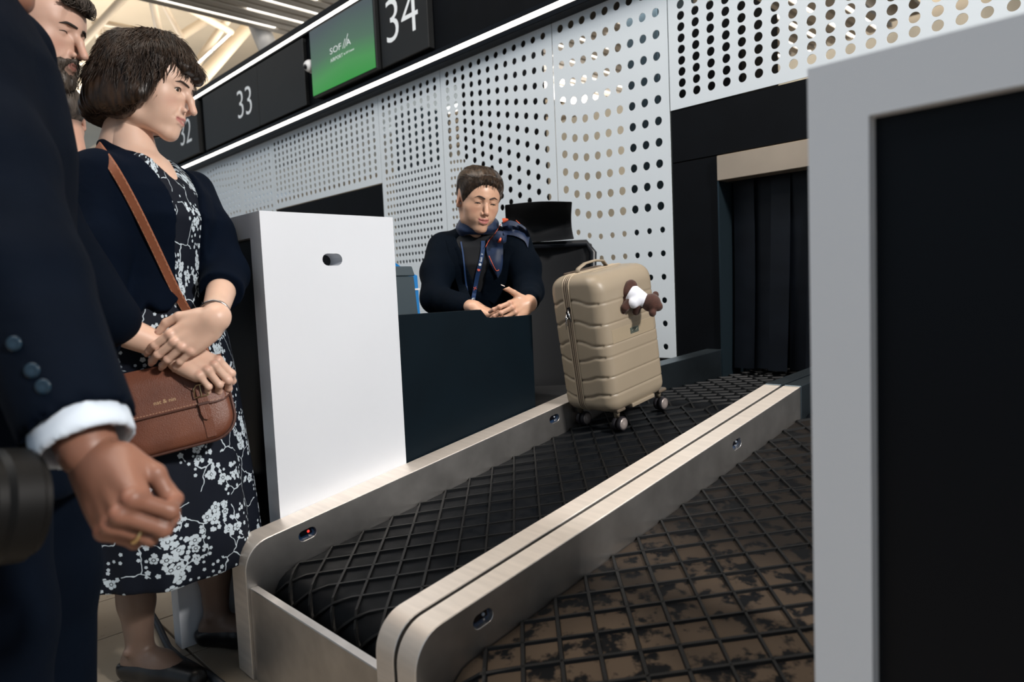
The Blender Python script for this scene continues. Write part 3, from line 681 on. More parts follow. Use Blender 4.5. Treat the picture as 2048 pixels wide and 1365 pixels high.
def shell_mesh(xa, xb, name, mark):
    """rounded box half as a displaced grid: the side wall and the face form one surface"""
    sgn = 1 if xb > xa else -1; D = abs(xb-xa)
    nz, ns = 150, 60
    zs = np.linspace(ZA, ZC, nz); W_ = Y1-Y0
    # cross-section path from the zipper on one side, over the face, to the zipper on the other (superellipse-like)
    R = 0.034; path = []
    for i in range(10): path.append((0.0, D*0.0+(D-R)*i/10))
    for i in range(13): a = math.pi/2*i/12; path.append((R-R*math.cos(a), D-R+R*math.sin(a)))
    for i in range(1, 12): path.append((R+(W_-2*R)*i/12, D))
    path = path+[(W_-a, b_) for a, b_ in path[:23][::-1]]
    path = np.array(path); mids = []
    V = []
    for j, z in enumerate(zs):
        # rounding at top and bottom
        dz = min(z-ZA, ZC-z); Rt = 0.030
        k_ = 0.0 if dz >= Rt else Rt-math.sqrt(max(Rt*Rt-(Rt-dz)**2, 0))
        top_tilt = 0.0
        for (y, x) in path:
            yn = (y/W_*2-1)
            yy = (Y0+Y1)/2+yn*(W_/2-k_)
            dx_ = min(z-ZA, ZC-z); Rx = 0.052 if z > 0.3 else 0.034; kx = 0.0 if dx_ >= Rx else Rx-math.sqrt(max(Rx*Rx-(Rx-dx_)**2, 0)); xx = x/D*(D-min(kx*0.85, D*0.6))
            g = 0.0
            on_face = 1.0 if x > D*0.92 else 0.0
            side = 1-on_face
            # groove line bends: level on the side wall, dips towards the corner, level again on the face
            bend = 0.010*math.exp(-((abs(yn)-0.80)/0.10)**2) if abs(yn) < 0.99 else 0.0
            for gi, gz in enumerate(gro):
                zc = gz-0.012*(1 if x > D*0.55 else (x/D/0.55)**2)*(1 if gi < 3 else -1)
                wdt = 0.0022 if x > D*0.9 else 0.0036
                g = max(g, math.exp(-((z-zc)/wdt)**2)*(0.0022 if x > D*0.9 else 0.0042))
            nx = x/D; ny = yn
            # push inwards along a rough normal
            if x > D*0.9: xx -= g
            else: yy -= math.copysign(g, yn)
            if mark and x > D*0.9 and 0.19 < z < 0.245 and abs(yn) < 0.74: xx += 0.0
            V.append((xa+sgn*xx, yy, z))
    m_ = len(path); F = [(j*m_+i, j*m_+i+1, (j+1)*m_+i+1, (j+1)*m_+i) for j in range(nz-1) for i in range(m_-1)]
    F += [tuple(range(m_)), tuple(range((nz-1)*m_, nz*m_))]
    return meshobj(name, V, F, M_case, sm, smooth=True, angle=0.9)
shell_mesh(XM+0.010, XB, 'front_shell', True)
shell_mesh(XM-0.010, XA, 'back_shell', False)
# zipper band and piping round the outline
ol = rr(Y0-0.0005, Y1+0.0005, ZA-0.0005, ZC+0.0005, 0.031, 8)
def loop(x, off, r, m, name, flat=None):
    o2 = rr(Y0-off, Y1+off, ZA-off, ZC+off, 0.031+off, 8); P = [(x, a, c) for a, c in o2]; P.append(P[0])
    B().tube(P, r, 6, cap=False, flat=flat).build(name, m, sm, smooth=True)
b = B(); rg = []
for x, off in ((XM-0.011, -0.004), (XM-0.0105, 0.0002), (XM+0.0105, 0.0002), (XM+0.011, -0.004)):
    rg.append([(x, a, c) for a, c in rr(Y0-off, Y1+off, ZA-off, ZC+off, 0.031, 8)])
b.rings(rg, cap=False); b.build('zipper_tape', M_zip, sm, smooth=True)
M_pip = mat('piping', srgb(176, 160, 138), 0.45)
for x in (XM-0.0105, XM-0.0035, XM+0.0035, XM+0.0105): loop(x, 0.0006, 0.0021 if abs(x-XM) > 0.005 else 0.0013, M_pip, 'piping')
# zipper sliders and pulls on the narrow side
M_chr = mat('pull_metal', (0.55, 0.56, 0.58, 1), 0.25, 1.0)
for i, (z, dx) in enumerate(((0.362, 0.004), (0.350, -0.003), (0.341, 0.001))):
    zp = B().obox((XM+dx, Y0-0.004, z), (0.004, 0, 0), (0, 0.003, 0), (0, 0, 0.006)).build('zip_slider', mat('slider_black', (0.01, 0.01, 0.012, 1), 0.3, 0.5), sm, bevel=0.001, segs=1)
    B().tube([(XM+dx, Y0-0.007, z), (XM+dx-0.006*(i-1), Y0-0.013, z-0.012), (XM+dx-0.010*(i-1), Y0-0.010, z-0.034)], [0.0012, 0.0025, 0.0016], 6, flat=0.5).build('zip_pull', M_chr, zp, smooth=True)
# name plate on the broad face
pl = B().obox((XB+0.0004, 0.075, 0.2775), (0.0012, 0, 0), (0, 0.0185, 0), (0, 0, 0.0085)).build('name_plate', mat('plate_green_grey', srgb(110, 118, 108), 0.35, 0.6), sm, bevel=0.0008, segs=1)
B().tube([(XB+0.0018, 0.062, 0.2765), (XB+0.0018, 0.070, 0.2800), (XB+0.0018, 0.078, 0.2760), (XB+0.0018, 0.087, 0.2805)], 0.0006, 5).build('emblem', mat('plate_light', srgb(180, 180, 165), 0.3, 0.6), pl)
# raised band on the broad face
B().obox((XB-0.0004, (Y0+Y1)/2, 0.2775), (0.0008, 0, 0), (0, 0.093, 0), (0, 0, 0.019)).build('face_band', mat('case_band', srgb(154, 140, 118), 0.45), sm, bevel=0.001, segs=1)
# carry handle and trolley slot on top, foot bar at the bottom, wheels
B().tube([(XM-0.004, 0.003, ZC), (XM-0.004, 0.010, ZC+0.012), (XM-0.004, 0.040, ZC+0.022), (XM-0.004, 0.085, ZC+0.024), (XM-0.004, 0.118, ZC+0.018), (XM-0.004, 0.132, ZC)], 0.0085, 8, flat=0.42).build('carry_handle', M_case, sm, smooth=True)
B().obox((XM-0.045, 0.075, ZC-0.001), (0.013, 0, 0), (0, 0.072, 0), (0, 0, 0.0035)).build('trolley_handle', M_zip, sm, bevel=0.003, segs=2)
B().tube([(XM+0.045, 0.0, ZC-0.004), (XM+0.047, 0.02, ZC-0.001), (XM+0.047, 0.12, ZC-0.001), (XM+0.045, 0.14, ZC-0.004)], 0.004, 8).build('top_rib', M_case, sm, smooth=True)
B().obox((XB-0.012, 0.082, ZA+0.004), (0.010, 0, 0), (0, 0.052, 0), (0, 0, 0.006)).build('foot_bar', M_case, sm, bevel=0.003, segs=2)
M_whl = mat('wheel_tyre', (0.02, 0.018, 0.022, 1), 0.5); M_hub = mat('hub_grey', srgb(150, 140, 136), 0.35, 0.3)
for (x, y, face) in ((XB-0.030, -0.006, 1), (XB-0.030, 0.190, 1), (XA+0.022, -0.006, 1), (XA+0.022, 0.190, 1)):
    hous = B().tube([(x, y-0.002, ZA+0.006), (x-0.002, y-0.001, ZA-0.006), (x-0.006, y+0.002, ZA-0.022)], [0.012, 0.0095, 0.0075], 10).build('wheel_fork', M_case if y > 0.1 or x > 0 else M_cased, sm, smooth=True)
    B().obox((x, y, ZA+0.001), (0.018, 0, 0), (0, 0.018, 0), (0, 0, 0.005)).build('mount_plate', M_cased, hous, bevel=0.003, segs=1)
    for s_ in (-1, 1):
        cx = x+s_*0.0085
        w = B().lathe([(0.006, -0.0062), (0.0185, -0.0055), (0.0202, -0.003), (0.0202, 0.003), (0.0185, 0.0055), (0.006, 0.0062)], (cx, y+0.004, 0.0252), (1, 0, 0), 22).build('wheel', M_whl, sm, smooth=True, angle=0.8)
        B().lathe([(0.0165, 0.0), (0.0162, 0.0014*1), (0.011, 0.0030), (0.0, 0.0036)], (cx+s_*0.0048, y+0.004, 0.0252), (s_, 0, 0), 20).build('hub_cap', M_hub, w, smooth=True)
# ================================================================== PEOPLE: smooth bodies from blended distance fields
class SDF:
    def __init__(s, lo, hi, h):
        s.lo = np.array(lo, float); s.h = h; n = np.ceil((np.array(hi, float)-s.lo)/h).astype(int)+1
        s.ax = [s.lo[i]+h*np.arange(n[i]) for i in range(3)]; s.D = np.full(tuple(n), 0.08, np.float32)
    def _blk(s, lo, hi):
        sl = []
        for i in range(3):
            a = int(max(0, math.floor((lo[i]-s.lo[i])/s.h))); b = int(min(len(s.ax[i]), math.ceil((hi[i]-s.lo[i])/s.h)+1))
            if b <= a: return None, None
            sl.append(slice(a, b))
        X = s.ax[0][sl[0]][:, None, None]; Y = s.ax[1][sl[1]][None, :, None]; Z = s.ax[2][sl[2]][None, None, :]
        return tuple(sl), (X, Y, Z)
    def _put(s, sl, d, k, sub):
        A = s.D[sl]; d = d.astype(np.float32)
        if sub: A, d = -A, d
        if k > 0:
            h = np.clip(0.5+0.5*(d-A)/k, 0, 1); r = d*(1-h)+A*h-k*h*(1-h)
        else: r = np.minimum(A, d)
        s.D[sl] = -r if sub else r
    def cone(s, a, b, ra, rb=None, k=0.01, sub=False, flat=None, fs=0.6):
        """round cone a-b; flat = direction squashed by fs"""
        rb = ra if rb is None else rb; a = np.array(a, float); b = np.array(b, float); m = max(ra, rb)+k+s.h*2
        if flat is not None and fs > 1: m *= fs
        sl, P = s._blk(np.minimum(a, b)-m, np.maximum(a, b)+m)
        if sl is None: return s
        d = b-a; L2 = d@d+1e-12
        t = np.clip(((P[0]-a[0])*d[0]+(P[1]-a[1])*d[1]+(P[2]-a[2])*d[2])/L2, 0, 1)
        vx, vy, vz = P[0]-a[0]-t*d[0], P[1]-a[1]-t*d[1], P[2]-a[2]-t*d[2]
        if flat is not None:
            f = np.array(flat, float); f /= np.linalg.norm(f); q = vx*f[0]+vy*f[1]+vz*f[2]; e = q*(1/fs-1)
            vx, vy, vz = vx+e*f[0], vy+e*f[1], vz+e*f[2]
        dd = np.sqrt(vx*vx+vy*vy+vz*vz)-(ra+(rb-ra)*t)
        if flat is not None and fs < 1: dd = dd*(0.5+0.5*fs)
        s._put(sl, dd, k, sub); return s
    def chain(s, pts, rs, k=0.01, **kw):
        for i in range(len(pts)-1): s.cone(pts[i], pts[i+1], rs[i], rs[i+1], k, **kw)
        return s
    def ell(s, c, r, k=0.01, R=None, sub=False):
        c = np.array(c, float); r = np.array(r if hasattr(r, '__len__') else (r, r, r), float); m = max(r)+k+s.h*2
        sl, P = s._blk(c-m, c+m)
        if sl is None: return s
        x, y, z = P[0]-c[0], P[1]-c[1], P[2]-c[2]
        if R is not None:
            x, y, z = (x*R[0][0]+y*R[1][0]+z*R[2][0], x*R[0][1]+y*R[1][1]+z*R[2][1], x*R[0][2]+y*R[1][2]+z*R[2][2])
        k0 = np.sqrt((x/r[0])**2+(y/r[1])**2+(z/r[2])**2)+1e-9; k1 = np.sqrt((x/r[0]**2)**2+(y/r[1]**2)**2+(z/r[2]**2)**2)+1e-9
        s._put(sl, k0*(k0-1)/k1, k, sub); return s
    def stack(s, secs, k=0.02, sub=False, p=2.0, cap=0.02, wr=None):
        """secs: (z, cx, cy, rx, ry) from low to high: lofted superellipse column; wr(ang, z) adds folds"""
        a = np.array(secs, float); z0, z1 = a[0, 0], a[-1, 0]
        mx = (np.abs(a[:, 1])+a[:, 3]).max()+0.05; my = (np.abs(a[:, 2])+a[:, 4]).max()+0.05
        sl, P = s._blk((-mx, -my, z0-0.05), (mx, my, z1+0.05))
        if sl is None: return s
        zz = np.clip(P[2], z0, z1); u = lambda i: np.interp(zz.ravel(), a[:, 0], a[:, i]).reshape(zz.shape)
        X, Y = P[0]-u(1), P[1]-u(2); rx, ry = u(3), u(4)
        q = (np.abs(X/rx)**p+np.abs(Y/ry)**p)**(1/p)
        d = (q-1)*np.minimum(rx, ry)
        if wr is not None: d = d-wr(np.arctan2(Y/ry, X/rx), zz)
        dz = np.maximum(z0-P[2], P[2]-z1)
        d = np.where(dz > -cap, np.sqrt(np.maximum(d+cap, 0)**2+np.maximum(dz+cap, 0)**2)-cap+np.minimum(np.maximum(d+cap, dz+cap), 0), d)
        s._put(sl, d, k, sub); return s
    def plane(s, c, n, k=0.003):
        """cut away the side n points to"""
        n = np.array(n, float); n /= np.linalg.norm(n); X, Y, Z = s.ax[0][:, None, None], s.ax[1][None, :, None], s.ax[2][None, None, :]
        d = -((X-c[0])*n[0]+(Y-c[1])*n[1]+(Z-c[2])*n[2])
        s._put((slice(None),)*3, d, k, True); return s
    def cutfn(s, fn, k=0.003):
        X, Y, Z = s.ax[0][:, None, None], s.ax[1][None, :, None], s.ax[2][None, None, :]
        s._put((slice(None),)*3, fn(X, Y, Z)+0*s.D, k, True); return s
    def add(s, fn):
        X, Y, Z = s.ax[0][:, None, None], s.ax[1][None, :, None], s.ax[2][None, None, :]
        s.D = (s.D+fn(X, Y, Z)).astype(np.float32); return s
    def mesh(s, smooth=1):
        D = s.D.copy(); D[0] = D[-1] = 0.01; D[:, 0] = D[:, -1] = 0.01; D[:, :, 0] = D[:, :, -1] = 0.01
        ins = D < 0; n = np.array(D.shape)-1
        cnt = np.zeros(tuple(n), np.int8)
        off = [(i, j, k) for i in (0, 1) for j in (0, 1) for k in (0, 1)]
        for o in off: cnt += ins[o[0]:o[0]+n[0], o[1]:o[1]+n[1], o[2]:o[2]+n[2]]
        act = np.argwhere((cnt > 0) & (cnt < 8)); idx = np.full(tuple(n), -1, np.int64); idx[tuple(act.T)] = np.arange(len(act))
        acc = np.zeros((len(act), 3)); num = np.zeros(len(act))
        for a in off:
            for ax in range(3):
                if a[ax]: continue
                b = list(a); b[ax] = 1
                pa = act+np.array(a); pb = act+np.array(b); da = D[tuple(pa.T)]; db = D[tuple(pb.T)]
                m = (da < 0) != (db < 0); t = np.where(m, da/(da-db+1e-20), 0)
                p = np.array(a, float)[None, :].repeat(len(act), 0); p[:, ax] += t
                acc[m] += p[m]; num[m] += 1
        V = s.lo+s.h*(act+acc/num[:, None]); F = []
        for ax in range(3):
            u, v = (ax+1) % 3, (ax+2) % 3
            sh = [slice(None)]*3; sh2 = [slice(None)]*3; sh[ax] = slice(0, -1); sh2[ax] = slice(1, None)
            A, Bv = ins[tuple(sh)], ins[tuple(sh2)]; e = np.argwhere(A != Bv)
            e = e[(e[:, u] > 0) & (e[:, v] > 0) & (e[:, u] < n[u]) & (e[:, v] < n[v])]
            fl = A[tuple(e.T)]
            def c(du, dv):
                q = e.copy(); q[:, u] -= du; q[:, v] -= dv; return idx[tuple(q.T)]
            q = np.stack([c(1, 1), c(0, 1), c(0, 0), c(1, 0)], 1); q[~fl] = q[~fl][:, ::-1]; F.append(q)
        F = np.concatenate(F); F = F[(F >= 0).all(1)]
        for _ in range(smooth):
            S_ = np.zeros_like(V); c_ = np.zeros(len(V))
            for a, b in ((0, 1), (1, 2), (2, 3), (3, 0)):
                np.add.at(S_, F[:, a], V[F[:, b]]); np.add.at(S_, F[:, b], V[F[:, a]]); np.add.at(c_, F[:, a], 1); np.add.at(c_, F[:, b], 1)
            V = 0.5*V+0.5*S_/np.maximum(c_, 1)[:, None]
        return V, F
def fastmesh(name, V, F, m, parent, col=None, smooth=True, **kw):
    me = bpy.data.meshes.new(name); F = np.asarray(F); nf = F.shape[1]
    me.vertices.add(len(V)); me.vertices.foreach_set('co', np.asarray(V, np.float32).ravel())
    me.loops.add(F.size); me.loops.foreach_set('vertex_index', F.astype(np.int32).ravel())
    me.polygons.add(len(F)); me.polygons.foreach_set('loop_start', np.arange(0, F.size, nf, dtype=np.int32))
    me.polygons.foreach_set('loop_total', np.full(len(F), nf, np.int32))
    if smooth: me.polygons.foreach_set('use_smooth', np.ones(len(F), bool))
    me.update(calc_edges=True); me.validate()
    if col is not None:
        at_ = me.color_attributes.new('Col', 'FLOAT_COLOR', 'POINT'); c4 = np.ones((len(V), 4), np.float32); c4[:, :3] = col
        at_.data.foreach_set('color', c4.ravel())
    if m: me.materials.append(m)
    return link(bpy.data.objects.new(name, me), parent, **kw)
class Soup:
    """several smooth pieces that become one mesh"""
    def __init__(s): s.V = []; s.F = []; s.C = []; s.n = 0
    def add(s, V, F, C=None, M=None):
        V = np.asarray(V, float)
        if M is not None: M = np.array(M); V = V @ M[:3, :3].T+M[:3, 3]
        s.V.append(V); s.F.append(np.asarray(F)+s.n); s.C.append(np.ones((len(V), 3)) if C is None else np.broadcast_to(C, (len(V), 3)).copy()); s.n += len(V)
    def build(s, name, m, parent, **kw): return fastmesh(name, np.concatenate(s.V), np.concatenate(s.F), m, parent, np.concatenate(s.C), **kw)
def skin_mat(name, rough=0.45):
    k = NT(name); a = k.n('ShaderNodeAttribute', attribute_name='Col')
    n = k.noise(160, 3); n2 = k.noise(18, 3)
    mm = k.n('ShaderNodeMix', data_type='RGBA', blend_type='MULTIPLY'); mm.inputs[0].default_value = 0.35
    k.put(mm.inputs[6], a.outputs[0]); k.put(mm.inputs[7], k.ramp(n2, [(0.3, (0.80, 0.70, 0.66, 1)), (0.7, (1, 1, 1, 1))]))
    k.put(k.b.inputs['Base Color'], mm.outputs[2]); k.b.inputs['Roughness'].default_value = rough
    k.b.inputs['Subsurface Weight'].default_value = 0.12; k.b.inputs['Subsurface Radius'].default_value = (0.9, 0.4, 0.25); k.b.inputs['Subsurface Scale'].default_value = 0.006
    k.b.inputs['Specular IOR Level'].default_value = 0.4; k.bump(n, 0.10, 0.0006)
    return k.m
def rotm(ax, deg): return np.array(Matrix.Rotation(math.radians(deg), 3, ax))
def head_sdf(h=0.0023, male=False, nose=1.0, nose_drop=0.0, open_eye=1.0, lips=1.0, smile=0.0, jaw=1.0, chin=0.0, neck=((-0.030, 0, -0.070), (-0.060, 0, -0.21)), neck_r=0.050, ear=True, full=1.0, look=0.0, bump_nose=0.0):
    s = SDF((-0.13, -0.10, -0.235), (0.135, 0.10, 0.135), h)
    s.ell((-0.014, 0, 0.034), (0.094, 0.075, 0.080), 0.0)
    s.ell((0.034, 0, -0.022), (0.056, 0.060, 0.080), 0.03)
    s.ell((0.030, 0, 0.040), (0.056, 0.062, 0.052), 0.06)
    for e in (-1, 1):
        s.cone((-0.012, e*0.052*jaw, -0.045), (0.005, e*0.046*jaw, -0.078), 0.020, 0.016, 0.025)
        s.cone((0.005, e*0.046*jaw, -0.078), (0.064, e*0.013*jaw, -0.101), 0.0155, 0.015, 0.022)
        s.ell((0.050, e*0.041, -0.026), (0.024, 0.023*full, 0.021), 0.025)
        s.ell((0.047, e*0.034, -0.058), (0.024, 0.020*full, 0.024), 0.025)
    s.ell((0.074+chin, 0, -0.101), (0.017, 0.019, 0.016), 0.018)
    s.ell((0.074, 0, -0.062), (0.022, 0.030, 0.028), 0.02)
    for e in (-1, 1):
        s.cone((0.086, e*0.008, 0.019), (0.070, e*0.044, 0.019), 0.0085 if male else 0.0065, 0.007, 0.016)
        s.ell((0.098, e*0.031, 0.001), (0.019, 0.018, 0.0125), 0.012, sub=True)
    L = nose
    s.cone((0.084, 0, 0.012), (0.099+0.006*(L-1)*8*0.2+bump_nose, 0, -0.012), 0.0075, 0.0078, 0.008)
    s.cone((0.099+bump_nose, 0, -0.012), (0.086+0.026*L, 0, -0.036-nose_drop), 0.0080, 0.0092, 0.006)
    for e in (-1, 1):
        s.ell((0.095+0.010*(L-1), e*0.0115, -0.0405-nose_drop*0.6), (0.0105, 0.0070, 0.0075), 0.005)
        s.ell((0.100+0.014*(L-1), e*0.0062, -0.0480-nose_drop*0.8), (0.0055, 0.0030, 0.0042), 0.003, sub=True)
    # eyes: lids over the ball, then the slit
    for e in (-1, 1):
        s.ell((0.0745, e*0.0315, 0.0), 0.0142, 0.006)
        s.cone((0.0865, e*0.021, 0.0065), (0.0815, e*0.0435, 0.0055), 0.0030, 0.0030, 0.005)
        if open_eye > 0:
            s.cone((0.0905, e*0.0205, -0.0030-look), (0.0920, e*0.0315, -0.0016-look), 0.0016+0.0012*open_eye, 0.0022+0.0026*open_eye, 0.0012, sub=True)
            s.cone((0.0920, e*0.0315, -0.0016-look), (0.0845, e*0.0435, -0.0020-look), 0.0022+0.0026*open_eye, 0.0014+0.0010*open_eye, 0.0012, sub=True)
    # lips
    zl = -0.0685; c = 0.0215
    up = [(0.0800, -c, zl+0.002+smile), (0.0925, -0.011, zl+0.0045), (0.0965, -0.004, zl+0.0070), (0.0962, 0, zl+0.0058), (0.0965, 0.004, zl+0.0070), (0.0925, 0.011, zl+0.0045), (0.0800, c, zl+0.002+smile)]
    s.chain(up, [0.0030, 0.0042*lips, 0.0046*lips, 0.0044*lips, 0.0046*lips, 0.0042*lips, 0.0030], 0.004)
    lo = [(0.0800, -c, zl+0.0+smile), (0.0915, -0.011, zl-0.0055), (0.0938, 0, zl-0.0072), (0.0915, 0.011, zl-0.0055), (0.0800, c, zl+0.0+smile)]
    s.chain(lo, [0.0030, 0.0048*lips, 0.0056*lips, 0.0048*lips, 0.0030], 0.004)
    s.chain([(0.0850, -c-0.002, zl+0.0012+smile*1.1), (0.0990, -0.010, zl-0.0002), (0.1025, 0, zl-0.0004), (0.0990, 0.010, zl-0.0002), (0.0850, c+0.002, zl+0.0012+smile*1.1)], [0.0016]*5, 0.0015, sub=True)
    for e in (-1, 1):   # fold from nose to mouth corner
        s.cone((0.0965, e*0.0195, -0.040), (0.0885, e*0.0300, -0.064), 0.0022, 0.0018, 0.006, sub=True)
    if ear:
        for e in (-1, 1):
            R = rotm('Z', e*18) @ rotm('Y', -12)
            s.ell((-0.010, e*0.0775, -0.004), (0.0185, 0.0065, 0.0310), 0.006, R=R)
            s.ell((-0.006, e*0.0830, 0.000), (0.0105, 0.0045, 0.0190), 0.004, R=R, sub=True)
            s.ell((-0.006, e*0.0770, -0.028), (0.0095, 0.0060, 0.0095), 0.006)
    s.cone(neck[0], neck[1], neck_r, neck_r*1.05, 0.028)
    if male: s.ell((-0.004, 0, -0.130), (0.012, 0.010, 0.014), 0.02)
    return s
def blend(C, m, col):
    m = np.clip(m, 0, 1)[:, None]; return C*(1-m)+np.array(col)*m
def sm(x, a, b): t = np.clip((x-a)/(b-a), 0, 1); return t*t*(3-2*t)
def head_color(V, base, lip, cheek=(0.6, 0.25, 0.2), lips=1.0, smile=0.0):
    C = np.tile(np.array(base, float), (len(V), 1)); x, y, z = V.T
    zl = -0.0685+smile*(np.abs(y)/0.0215)**2
    up = np.exp(-((z-zl-0.0050*(1-np.abs(y)/0.028))/(0.0044*lips))**2); lo = np.exp(-((z-zl+0.0060*(1-np.abs(y)/0.026))/(0.0052*lips))**2)
    m = np.maximum(up, lo)*sm(0.0245-np.abs(y), 0, 0.005)*sm(x, 0.080, 0.088)
    for e in (-1, 1):
        C = blend(C, 0.28*np.exp(-(((y-e*0.042)/0.018)**2+((z+0.032)/0.016)**2))*sm(x, 0.03, 0.06), cheek)
        C = blend(C, 0.30*np.exp(-(((y-e*0.080)/0.012)**2+((z+0.002)/0.030)**2+((x+0.01)/0.022)**2)), cheek)
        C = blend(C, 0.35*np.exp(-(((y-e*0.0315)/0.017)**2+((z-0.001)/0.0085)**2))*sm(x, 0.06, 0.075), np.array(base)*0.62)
    C = blend(C, 0.22*np.exp(-((y/0.014)**2+((z+0.036)/0.013)**2))*sm(x, 0.09, 0.10), cheek)
    return blend(C, np.clip(m*1.25, 0, 1), lip)
def place(o, fwd, up):
    """matrix for a head: x = fwd, z close to up"""
    x = np.array(fwd, float); x /= np.linalg.norm(x); z = np.array(up, float); z = z-x*(x@z); z /= np.linalg.norm(z); y = np.cross(z, x)
    M = np.eye(4); M[:3, 0], M[:3, 1], M[:3, 2], M[:3, 3] = x*US, y*US, z*US, o; return M
def xf(M, p): return M[:3, :3] @ np.array(p, float)+M[:3, 3]
M_eye = mat('eye_white', (0.62, 0.58, 0.55, 1), 0.15); M_iris = mat('iris_dark', (0.025, 0.016, 0.010, 1), 0.1)
M_lash = mat('lash_dark', (0.010, 0.008, 0.007, 1), 0.6)
def eyes(parent, M, look=(1, 0, 0), sides=(-1, 1)):
    """eyeballs with iris, upper lashes"""
    lk = np.array(look, float); lk /= np.linalg.norm(lk)
    for e in sides:
        c = np.array((0.0742, e*0.0315, -0.0008)); b = B(); b.sphere(xf(M, c), 0.0128, 16, 12); ob = b.build('eye', M_eye, parent, smooth=True)
        b = B(); b.lathe([(0.0062, 0.0113), (0.0058, 0.0118), (0.003, 0.0131), (0.0, 0.0133)], xf(M, c), M[:3, :3] @ lk, 16); b.build('iris', M_iris, ob, smooth=True)
def on_skin(tree, pts, off):
    out = []
    for q in pts:
        h_ = tree.ray_cast(Vector((0.2, q[1], q[2])), Vector((-1, 0, 0)))
        out.append(np.array((h_[0].x+off if h_[0] is not None else q[0], q[1], q[2])))
    return out
def lashes(parent, M, dz=0.0028, sides=(-1, 1), r=0.0008, look=0.0, tree=None):
    for e in sides:
        ys = (0.0200, 0.0230, 0.0265, 0.0300, 0.0335, 0.0370, 0.0405, 0.0440); c = (0.0, 0.6, 0.9, 1.0, 1.0, 0.85, 0.5, 0.0)
        pts = [(0.086, e*y, -0.0022-look+(dz+0.0022)*c_) for y, c_ in zip(ys, c)]
        if tree is not None: pts = on_skin(tree, pts, 0.0006)
        B().tube([xf(M, p) for p in pts], [r*(0.5+0.8*c_) for c_ in c], 6).build('eyelash', M_lash, parent, smooth=True)
def brows(parent, M, m, z=0.0185, thick=0.0026, sides=(-1, 1), arch=0.004, tree=None):
    for e in sides:
        n = 13; pts = []; rs = []
        for i in range(n):
            u = i/(n-1); pts.append((0.09, e*(0.0095+0.0395*u), z-0.0012+arch*math.sin(min(u*1.25, 1.0)*math.pi*0.62)-0.0065*max(0, u-0.62)/0.38)); rs.append(thick*(0.72+0.28*math.sin(u*3.0))*(1-0.75*u**2.5))
        if tree is not None: pts = on_skin(tree, pts, 0.0004)
        B().tube([xf(M, p) for p in pts], rs, 7, flat=None).build('eyebrow', m, parent, smooth=True)
